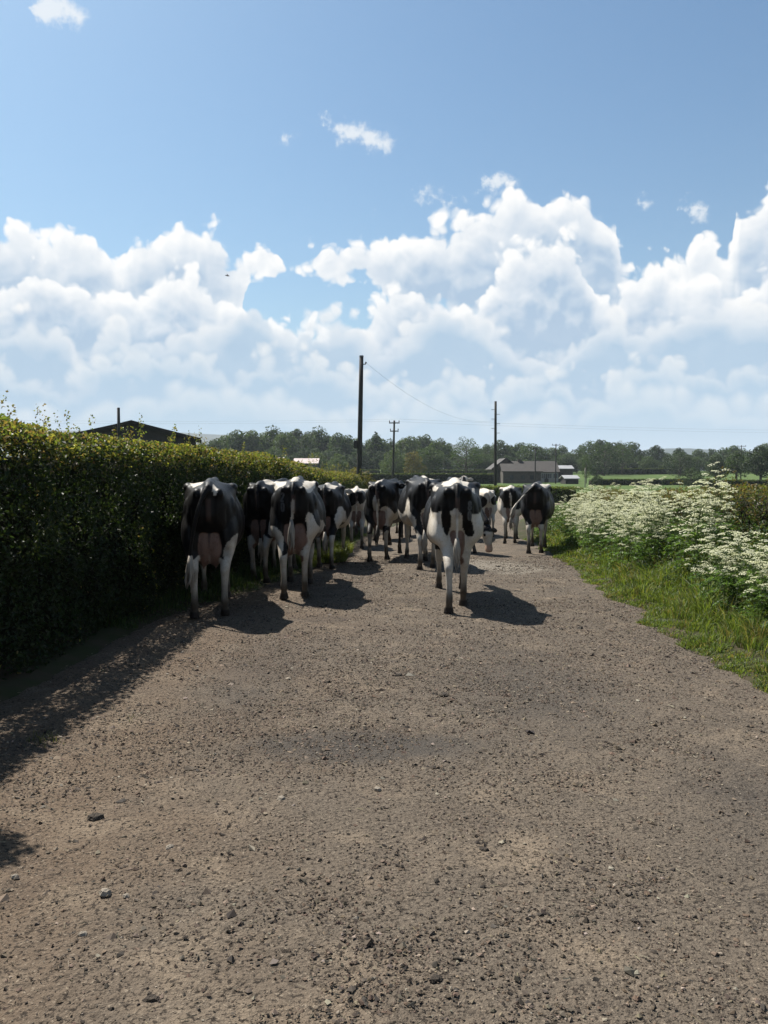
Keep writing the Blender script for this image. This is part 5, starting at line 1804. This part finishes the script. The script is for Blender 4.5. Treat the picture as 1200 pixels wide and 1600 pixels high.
B_, W_ = 1.0, -1.0
COWS = [
    dict(label='nearest cow in mid-track, white rump patch and black fingers down its thighs', pos=(0.83, 9.72), rot=-2, h=1.49, seed=3, voxel=0.014, bias=0.10,
         hind=((-0.24, 0.0), (0.30, 0.0)), fore=((0.22, 0.0), (-0.16, 0.05)), udder=0.6, tail=(-0.01, 0.0), tail_len=0.75, legwhite=1.0, stance=0.66,
         patch=[(0, 0, 0.8, 0.6, 0.75, 0.5, W_), (0, -0.05, 1.27, 0.6, 0.60, 0.14, B_), (-0.15, -0.1, 1.05, 0.058, 0.4, 0.19, B_), (0.125, -0.1, 1.05, 0.065, 0.4, 0.19, B_), (-0.01, -0.25, 1.10, 0.055, 0.25, 0.10, W_),
                (-0.02, 0.22, 1.49, 0.20, 0.38, 0.085, W_), (-0.23, 0.28, 1.405, 0.07, 0.2, 0.04, W_), (0.20, 0.05, 1.375, 0.035, 0.14, 0.035, W_), (0.0, 1.2, 1.2, 0.6, 0.48, 0.36, B_), (-0.4, 0.72, 1.15, 0.25, 0.30, 0.32, B_), (0.4, 0.72, 1.2, 0.25, 0.25, 0.25, B_)],
         brand=(('8', '0'), 0.135, 1.19, 0.045)),
    dict(label='big dark cow closest to the tall hedge, tail hanging to its left', pos=(-1.90, 9.25), rot=9, h=1.49, seed=5, voxel=0.014, bias=1.2, fat=1.0,
         hind=((-0.05, 0.0), (0.06, 0.0)), fore=((0.1, 0.0), (-0.1, 0.0)), udder=0.98, tail=(-0.17, -0.02), tail_len=0.95, stance=1.1,
         patch=[(0, 0.0, 0.3, 0.5, 0.6, 0.40, W_), (0.30, 0.05, 0.75, 0.13, 0.4, 0.19, W_), (-0.2, 0, 0.74, 0.10, 0.5, 0.10, B_), (0.12, -0.2, 1.40, 0.028, 0.2, 0.06, W_), (-0.1, 0.25, 1.45, 0.10, 0.4, 0.03, W_)]),
    dict(label='black cow half hidden between the two nearest cows by the hedge', pos=(-1.78, 12.3), rot=-6, h=1.46, seed=8, bias=0.9, voxel=0.018,
         hind=((0.10, 0.0), (-0.16, 0.0)), fore=((-0.1, 0.0), (0.12, 0.0)), udder=1.0, tail=(0.05, 0.02),
         patch=[(0.1, 0.25, 1.46, 0.16, 0.30, 0.06, W_), (0.22, -0.05, 0.84, 0.09, 0.4, 0.16, W_), (0, 0.1, 0.4, 0.5, 0.6, 0.32, W_)]),
    dict(label='cow with swollen pink udder and freeze brand, second from the hedge', pos=(-1.12, 10.62), rot=3, h=1.50, seed=13, voxel=0.014, bias=0.55,
         hind=((-0.06, 0.0), (0.14, 0.0)), fore=((0.1, 0.0), (-0.14, 0.0)), udder=1.22, tail=(-0.02, 0.0), tail_len=0.55,
         patch=[(0, 0, 1.2, 0.5, 0.6, 0.36, B_), (-0.22, 0.0, 0.62, 0.14, 0.5, 0.28, W_), (0.25, 0.0, 0.72, 0.10, 0.5, 0.30, W_), (0.16, 0, 0.86, 0.06, 0.4, 0.16, B_), (-0.20, 0.1, 1.40, 0.12, 0.35, 0.05, W_), (0.21, 0.15, 1.385, 0.075, 0.40, 0.09, W_),
                (0.0, 0.12, 1.47, 0.09, 0.5, 0.04, W_), (0.0, -0.25, 1.06, 0.03, 0.2, 0.14, W_)],
         brand=(('2', '0'), -0.13, 1.25, 0.048)),
    dict(label='dark cow seen past the pink-uddered cow, by the lit grass tuft', pos=(-0.98, 14.3), rot=-3, h=1.42, seed=21, bias=0.6, voxel=0.018,
         hind=((0.12, 0.0), (-0.12, 0.0)), fore=((-0.12, 0.0), (0.12, 0.0)), udder=0.9, tail=(0.02, 0.0),
         patch=[(0, 0, 1.1, 0.5, 0.6, 0.4, B_), (0.1, 0.1, 1.44, 0.17, 0.28, 0.07, W_), (0.27, 0.05, 0.86, 0.10, 0.5, 0.20, W_)]),
    dict(label='small cow with white-edged rump at the hedge end', pos=(-0.62, 19.3), rot=2, h=1.38, seed=25, bias=-0.1,
         hind=((0.05, 0.0), (-0.08, 0.0)), fore=((0.1, 0.0), (-0.1, 0.0)), udder=1.1, tail=(-0.02, 0.0), dark_switch=True, legwhite=0.4,
         patch=[(0, -0.1, 0.85, 0.5, 0.4, 0.32, W_), (-0.13, -0.1, 1.18, 0.12, 0.5, 0.13, B_), (0.13, -0.1, 1.18, 0.12, 0.5, 0.13, B_), (0, 0.2, 1.45, 0.3, 0.5, 0.085, W_)]),
    dict(label='striding cow in mid-track with black rump and one hind foot lifted', pos=(-0.08, 15.95), rot=-11, h=1.50, seed=31, bias=0.35, voxel=0.018,
         hind=((-0.26, 0.0), (0.10, 0.0)), fore=((0.26, 0.12), (-0.2, 0.0)), udder=1.05, tail=(0.02, 0.0), dark_switch=True, legwhite=0.6,
         patch=[(0, 0, 1.2, 0.5, 0.6, 0.33, B_), (-0.2, -0.1, 0.9, 0.11, 0.5, 0.25, B_), (0.0, -0.2, 1.02, 0.07, 0.3, 0.20, W_), (0.20, 0.05, 0.83, 0.14, 0.5, 0.20, W_), (0, 0.1, 1.47, 0.05, 0.5, 0.05, W_), (-0.22, 0.05, 1.37, 0.10, 0.3, 0.035, W_)]),
    dict(label='distant cow with patched white hips beyond the striding cow', pos=(0.62, 24.2), rot=3, h=1.47, seed=33, bias=-0.05,
         hind=((-0.1, 0.0), (0.14, 0.0)), fore=((0.14, 0.0), (-0.1, 0.0)), tail=(0.0, 0.0), patch=[(0.0, 0.1, 1.44, 0.3, 0.5, 0.12, W_), (-0.05, -0.1, 1.40, 0.09, 0.2, 0.07, B_), (0, -0.1, 1.08, 0.25, 0.3, 0.16, B_)]),
    dict(label='brownish black cow just ahead of the nearest cow, to its left', pos=(0.70, 14.1), rot=4, h=1.53, seed=36, bias=0.3, voxel=0.018,
         hind=((-0.16, 0.0), (0.16, 0.0)), fore=((0.2, 0.0), (-0.2, 0.0)), udder=0.8, tail=(-0.06, 0.0),
         patch=[(0, 0.1, 1.2, 0.6, 0.6, 0.30, B_), (0.08, 0.3, 1.47, 0.14, 0.3, 0.05, W_), (-0.26, 0.1, 0.85, 0.045, 0.4, 0.30, W_), (-0.12, 0.1, 0.85, 0.06, 0.4, 0.25, B_), (0.0, 0, 0.8, 0.09, 0.4, 0.2, W_)]),
    dict(label='black cow facing this way, head lowered and pale muzzle to the ground', pos=(1.02, 19.05), rot=-152, h=1.45, seed=41, bias=0.9, voxel=0.018, head='down', turn=0.0, muzzle=1.1,
         hind=((0.05, 0.0), (-0.1, 0.0)), fore=((0.12, 0.0), (-0.1, 0.0)), tail=(0.0, 0.0), patch=[(0, 1.7, 0.9, 0.8, 0.9, 0.62, B_), (0, 0.9, 1.35, 0.4, 0.6, 0.3, B_)]),
    dict(label='cow with pale grey hips behind the nearest cow, by the lowered head', pos=(1.86, 22.6), rot=-12, h=1.52, seed=44, bias=0.2,
         hind=((0.1, 0.0), (-0.1, 0.0)), fore=((-0.1, 0.0), (0.1, 0.0)), head='up', tail=(0.0, 0.0), patch=[(0, 0.2, 1.42, 0.4, 0.5, 0.15, W_), (0.2, 0.1, 1.42, 0.12, 0.3, 0.12, B_)]),
    dict(label='cow with creamy white back between the lowered head and the verge pair', pos=(3.00, 24.6), rot=6, h=1.38, seed=47, bias=0.0,
         hind=((0.08, 0.0), (-0.12, 0.0)), fore=((-0.1, 0.0), (0.1, 0.0)), tail=(0.0, 0.0), legwhite=0.8,
         patch=[(0, -0.1, 0.9, 0.5, 0.4, 0.3, W_), (-0.2, -0.1, 1.10, 0.16, 0.6, 0.22, B_), (0.2, -0.1, 1.15, 0.14, 0.6, 0.16, B_), (0, 0.3, 1.44, 0.4, 0.7, 0.11, W_)]),
    dict(label='cow left of the pair at the flowering verge, white-edged black rump', pos=(3.16, 21.3), rot=-10, h=1.43, seed=52, bias=0.3,
         hind=((-0.12, 0.0), (0.06, 0.0)), fore=((0.12, 0.0), (-0.12, 0.0)), udder=1.05, tail=(0.03, 0.0), tail_len=0.9,
         patch=[(0, 0, 1.2, 0.5, 0.6, 0.3, B_), (-0.27, 0, 0.95, 0.07, 0.4, 0.25, W_), (-0.1, 0.1, 1.46, 0.24, 0.4, 0.06, W_), (0, -0.25, 1.1, 0.03, 0.2, 0.18, W_), (0.1, 0, 0.5, 0.4, 0.5, 0.35, W_)]),
    dict(label='black-rumped cow with pink udder against the cow parsley, tail flung left', pos=(3.16, 17.75), rot=-13, h=1.47, seed=57, bias=0.6, voxel=0.018, fat=1.0,
         hind=((-0.10, 0.0), (0.10, 0.0)), fore=((0.12, 0.0), (-0.10, 0.0)), udder=1.12, tail=(-0.26, -0.14), tail_len=0.42, tail_out=0.1,
         patch=[(0, 0, 1.1, 0.5, 0.6, 0.40, B_), (0.20, 0.25, 1.42, 0.13, 0.3, 0.07, W_), (-0.05, 0.05, 1.47, 0.10, 0.2, 0.04, W_), (-0.2, -0.42, 1.1, 0.30, 0.115, 0.25, W_), (0, 0.1, 0.35, 0.5, 0.6, 0.32, W_)]),
    dict(label='far cow glimpsed between the striding cow and the brownish one', pos=(1.15, 28.5), rot=-6, h=1.42, seed=63, bias=0.1, hind=((0.1, 0.0), (-0.1, 0.0)), fore=((0.1, 0.0), (-0.1, 0.0)), tail=(0.0, 0.0)),
    dict(label='far cow whose legs show behind the striding cow', pos=(-0.12, 22.6), rot=-4, h=1.36, seed=66, bias=0.2, hind=((-0.1, 0.0), (0.12, 0.0)), fore=((0.1, 0.0), (-0.1, 0.0)), tail=(0.0, 0.0)),
]
for cfg in COWS:
    make_cow(cfg)

# ------------------------------------------------------------------ stones, gravel and litter on the track
def stone_verts(r_, sx, sy, sz, n=7):
    V, Fc = [], []
    rings = [(-0.5, 0.7), (0.0, 1.0), (0.55, 0.72)]
    for (z, k_) in rings:
        for i in range(n):
            a = 2 * math.pi * i / n + r_.uniform(-0.25, 0.25)
            q_ = k_ * r_.uniform(0.78, 1.15)
            V.append((math.cos(a) * q_ * sx, math.sin(a) * q_ * sy, (z + r_.uniform(-0.12, 0.12)) * sz))
    V.append((r_.uniform(-0.2, 0.2) * sx, r_.uniform(-0.2, 0.2) * sy, 0.85 * sz))
    for j in range(2):
        for i in range(n):
            i2 = (i + 1) % n
            Fc.append((j * n + i, j * n + i2, (j + 1) * n + i2, (j + 1) * n + i))
    T = [(2 * n + i, 2 * n + (i + 1) % n, 3 * n) for i in range(n)]
    return V, Fc, T


M_ROCK = simple_mat('pale_stone', (0.17, 0.145, 0.115), (0.26, 0.225, 0.18), 40.0, 0.9, 0.6, 120)
M_DUNG = simple_mat('dry_dung', (0.028, 0.022, 0.017), (0.060, 0.047, 0.035), 30.0, 0.95, 0.9, 90)
srg = random.Random(4)
BIG = [(130, 1461, 17, 'pale squarish stone low down on the track, alone', 0), (165, 1397, 24, 'flat stone in the cluster at lower left of the track', 0), (197, 1401, 13, 'small pale pebble right of the flat stone', 0), (265, 1326, 16, 'brown stone above the lower left stone cluster', 0),
       (590, 1235, 15, 'single dark stone in the middle of the track', 0), (22, 1371, 14, 'pale stone under the shadow at the track edge', 0), (150, 1279, 30, 'dark flattened dung clod below the hedge shadow', 1), (236, 1562, 26, 'dark dung clod at the bottom of the picture, left', 1),
       (693, 1087, 18, 'dark dung clod well behind the nearest cow', 1), (622, 1056, 15, 'dark dung clod between the hedge cows and the nearest cow', 1), (757, 1328, 16, 'dark clod right of mid-track in the foreground', 1), (992, 1440, 17, 'dark clod among scattered bits, lower right', 1), (1022, 1489, 16, 'dark clod at lower right below another clod', 1),
       (957, 1417, 12, 'small upright dark clod at the right', 1), (1125, 1370, 11, 'small dark clod near the right picture edge', 1), (680, 1531, 26, 'dark earthy clod by a pale worn patch near the bottom', 1), (677, 1200, 14, 'dark clod at the rim of the grey gravel patch', 1), (440, 1250, 18, 'grey stone at the left end of the gravel patch', 0)]


def ground_hit(px, py):
    Y = CAM_H * F / (py - 738.0)
    for _ in range(4):
        p = at(px, py, Y)
        Y *= (CAM_H - float(road_z(p.x, Y))) / max(0.05, CAM_H - p.z)
    return at(px, py, Y)


for (px_, py_, w_, lb, kd) in BIG:
    p = ground_hit(px_, py_)
    s_ = w_ / F * p.y * 0.5
    V, Fq_, Ft_ = stone_verts(srg, s_, s_ * 0.8, s_ * (0.75 if kd == 0 else 0.45), 8)
    me = mesh_np('stone', V, [np.array(Fq_), np.array(Ft_)], M_ROCK if kd == 0 else M_DUNG)
    link('stone' if kd == 0 else 'dung_clod', me, label=lb, cat='stone' if kd == 0 else 'dung', loc=(p.x, p.y, float(road_z(p.x, p.y)) + s_ * 0.15), rotz=srg.uniform(0, 6.28))

m_grav, q, b = basemat('gravel_chips')
an = q.n('ShaderNodeAttribute', attribute_name='col')
q.put(b.inputs['Base Color'], an.outputs['Color'])
b.inputs['Roughness'].default_value = 0.9
b.inputs['Specular IOR Level'].default_value = 0.25
n = 215000
y = np.exp(rng.uniform(math.log(2.2), math.log(17), n))
x = road_l(y) + (road_r(y) - road_l(y)) * rng.uniform(-0.02, 1.02, n)
den = fbm(x * 0.8, y * 0.8, 401, 3) + 0.6 * fbm(x * 3, y * 3, 405, 3)
keep = rng.uniform(0, 1, n) < np.clip(0.55 + 1.2 * den, 0.15, 1)
x, y = x[keep], y[keep]
n = len(x)
z = road_z(x, y)
sz = np.exp(rng.normal(math.log(0.0036), 0.48, n)) * (0.80 + 0.055 * y)
pyr = np.array([(1, 0, -0.4), (0, 1, -0.4), (-1, 0, -0.4), (0, -1, -0.4), (0, 0, 0.9)], float)
V = pyr[None] * (1 + rng.uniform(-0.35, 0.35, (n, 5, 1)))
V[:, 4, :2] += rng.uniform(-0.8, 0.8, (n, 2))
V *= (sz[:, None, None] * np.stack([rng.uniform(0.8, 1.7, n), rng.uniform(0.8, 1.3, n), rng.uniform(0.35, 0.80, n)], 1)[:, None, :])
a = rng.uniform(0, 6.28, n)
ca_, sa_ = np.cos(a)[:, None], np.sin(a)[:, None]
V = np.stack([V[..., 0] * ca_ - V[..., 1] * sa_, V[..., 0] * sa_ + V[..., 1] * ca_, V[..., 2]], 2)
V += np.stack([x, y, z + 0.003 + sz * 0.2], 1)[:, None, :]
tri = np.array([(0, 1, 4), (1, 2, 4), (2, 3, 4), (3, 0, 4)])
Fc = (np.arange(n)[:, None, None] * 5 + tri[None]).reshape(-1, 3)
col = palette(n, [(0.088, 0.063, 0.044), (0.076, 0.060, 0.046), (0.14, 0.108, 0.077), (0.028, 0.022, 0.017), (0.034, 0.029, 0.024), (0.19, 0.16, 0.125)], [0.32, 0.22, 0.20, 0.13, 0.08, 0.05], 0.25)
link('gravel', mesh_np('gravel', V.reshape(-1, 3), Fc, m_grav, col=np.repeat(col, 5, 0)), kind='stuff', label='loose gravel chips and crumbs of earth on the track', cat='gravel')

# bits of straw and dead stalks
n = 1500
y = np.exp(rng.uniform(math.log(2.3), math.log(13), n))
x = road_l(y) + (road_r(y) - road_l(y)) * rng.uniform(0.0, 1.0, n)
a = rng.uniform(0, 6.28, n)
L = rng.uniform(0.005, 0.020, n) * (0.7 + 0.06 * y)
w = rng.uniform(0.0008, 0.0015, n) * (0.8 + 0.10 * y)
d = np.stack([np.cos(a), np.sin(a), rng.uniform(-0.1, 0.25, n)], 1)
s = np.stack([-np.sin(a), np.cos(a), np.zeros(n)], 1)
c = np.stack([x, y, road_z(x, y) + 0.010], 1)
up = np.array([[0, 0, 1.0]])
V = np.stack([c - d * L[:, None] - s * w[:, None], c + d * L[:, None] - s * w[:, None], c + d * L[:, None] + s * w[:, None], c - d * L[:, None] + s * w[:, None], c + up * (w * 1.4)[:, None] - d * L[:, None], c + up * (w * 1.4)[:, None] + d * L[:, None]], 1)
Q = np.array([(0, 1, 5, 4), (4, 5, 2, 3)])
Fc = (np.arange(n)[:, None, None] * 6 + Q[None]).reshape(-1, 4)
col = palette(n, [(0.19, 0.16, 0.10), (0.14, 0.115, 0.075), (0.26, 0.22, 0.16), (0.04, 0.03, 0.022)], None, 0.2)
link('straw', mesh_np('straw', V.reshape(-1, 3), Fc, m_grav, col=np.repeat(col, 6, 0)), kind='stuff', label='scattered bits of straw and dry stalks on the track', cat='straw')
# ------------------------------------------------------------------ the air
m_haze = bpy.data.materials.new('thin_haze')
m_haze.use_nodes = True
_t = m_haze.node_tree
_t.nodes.clear()
_o = _t.nodes.new('ShaderNodeOutputMaterial')
_v = _t.nodes.new('ShaderNodeVolumePrincipled')
_v.inputs['Color'].default_value = (0.80, 0.88, 0.97, 1)
_v.inputs['Density'].default_value = 0.00016
_v.inputs['Anisotropy'].default_value = 0.0
_t.links.new(_v.outputs[0], _o.inputs['Volume'])
mb = MB()
mb.box(-9500, 9500, -100, 9500, -30, 125)
link('haze', mb.mesh('haze', m_haze), kind='stuff', label='thin bluish summer haze over the distant fields', cat='haze')
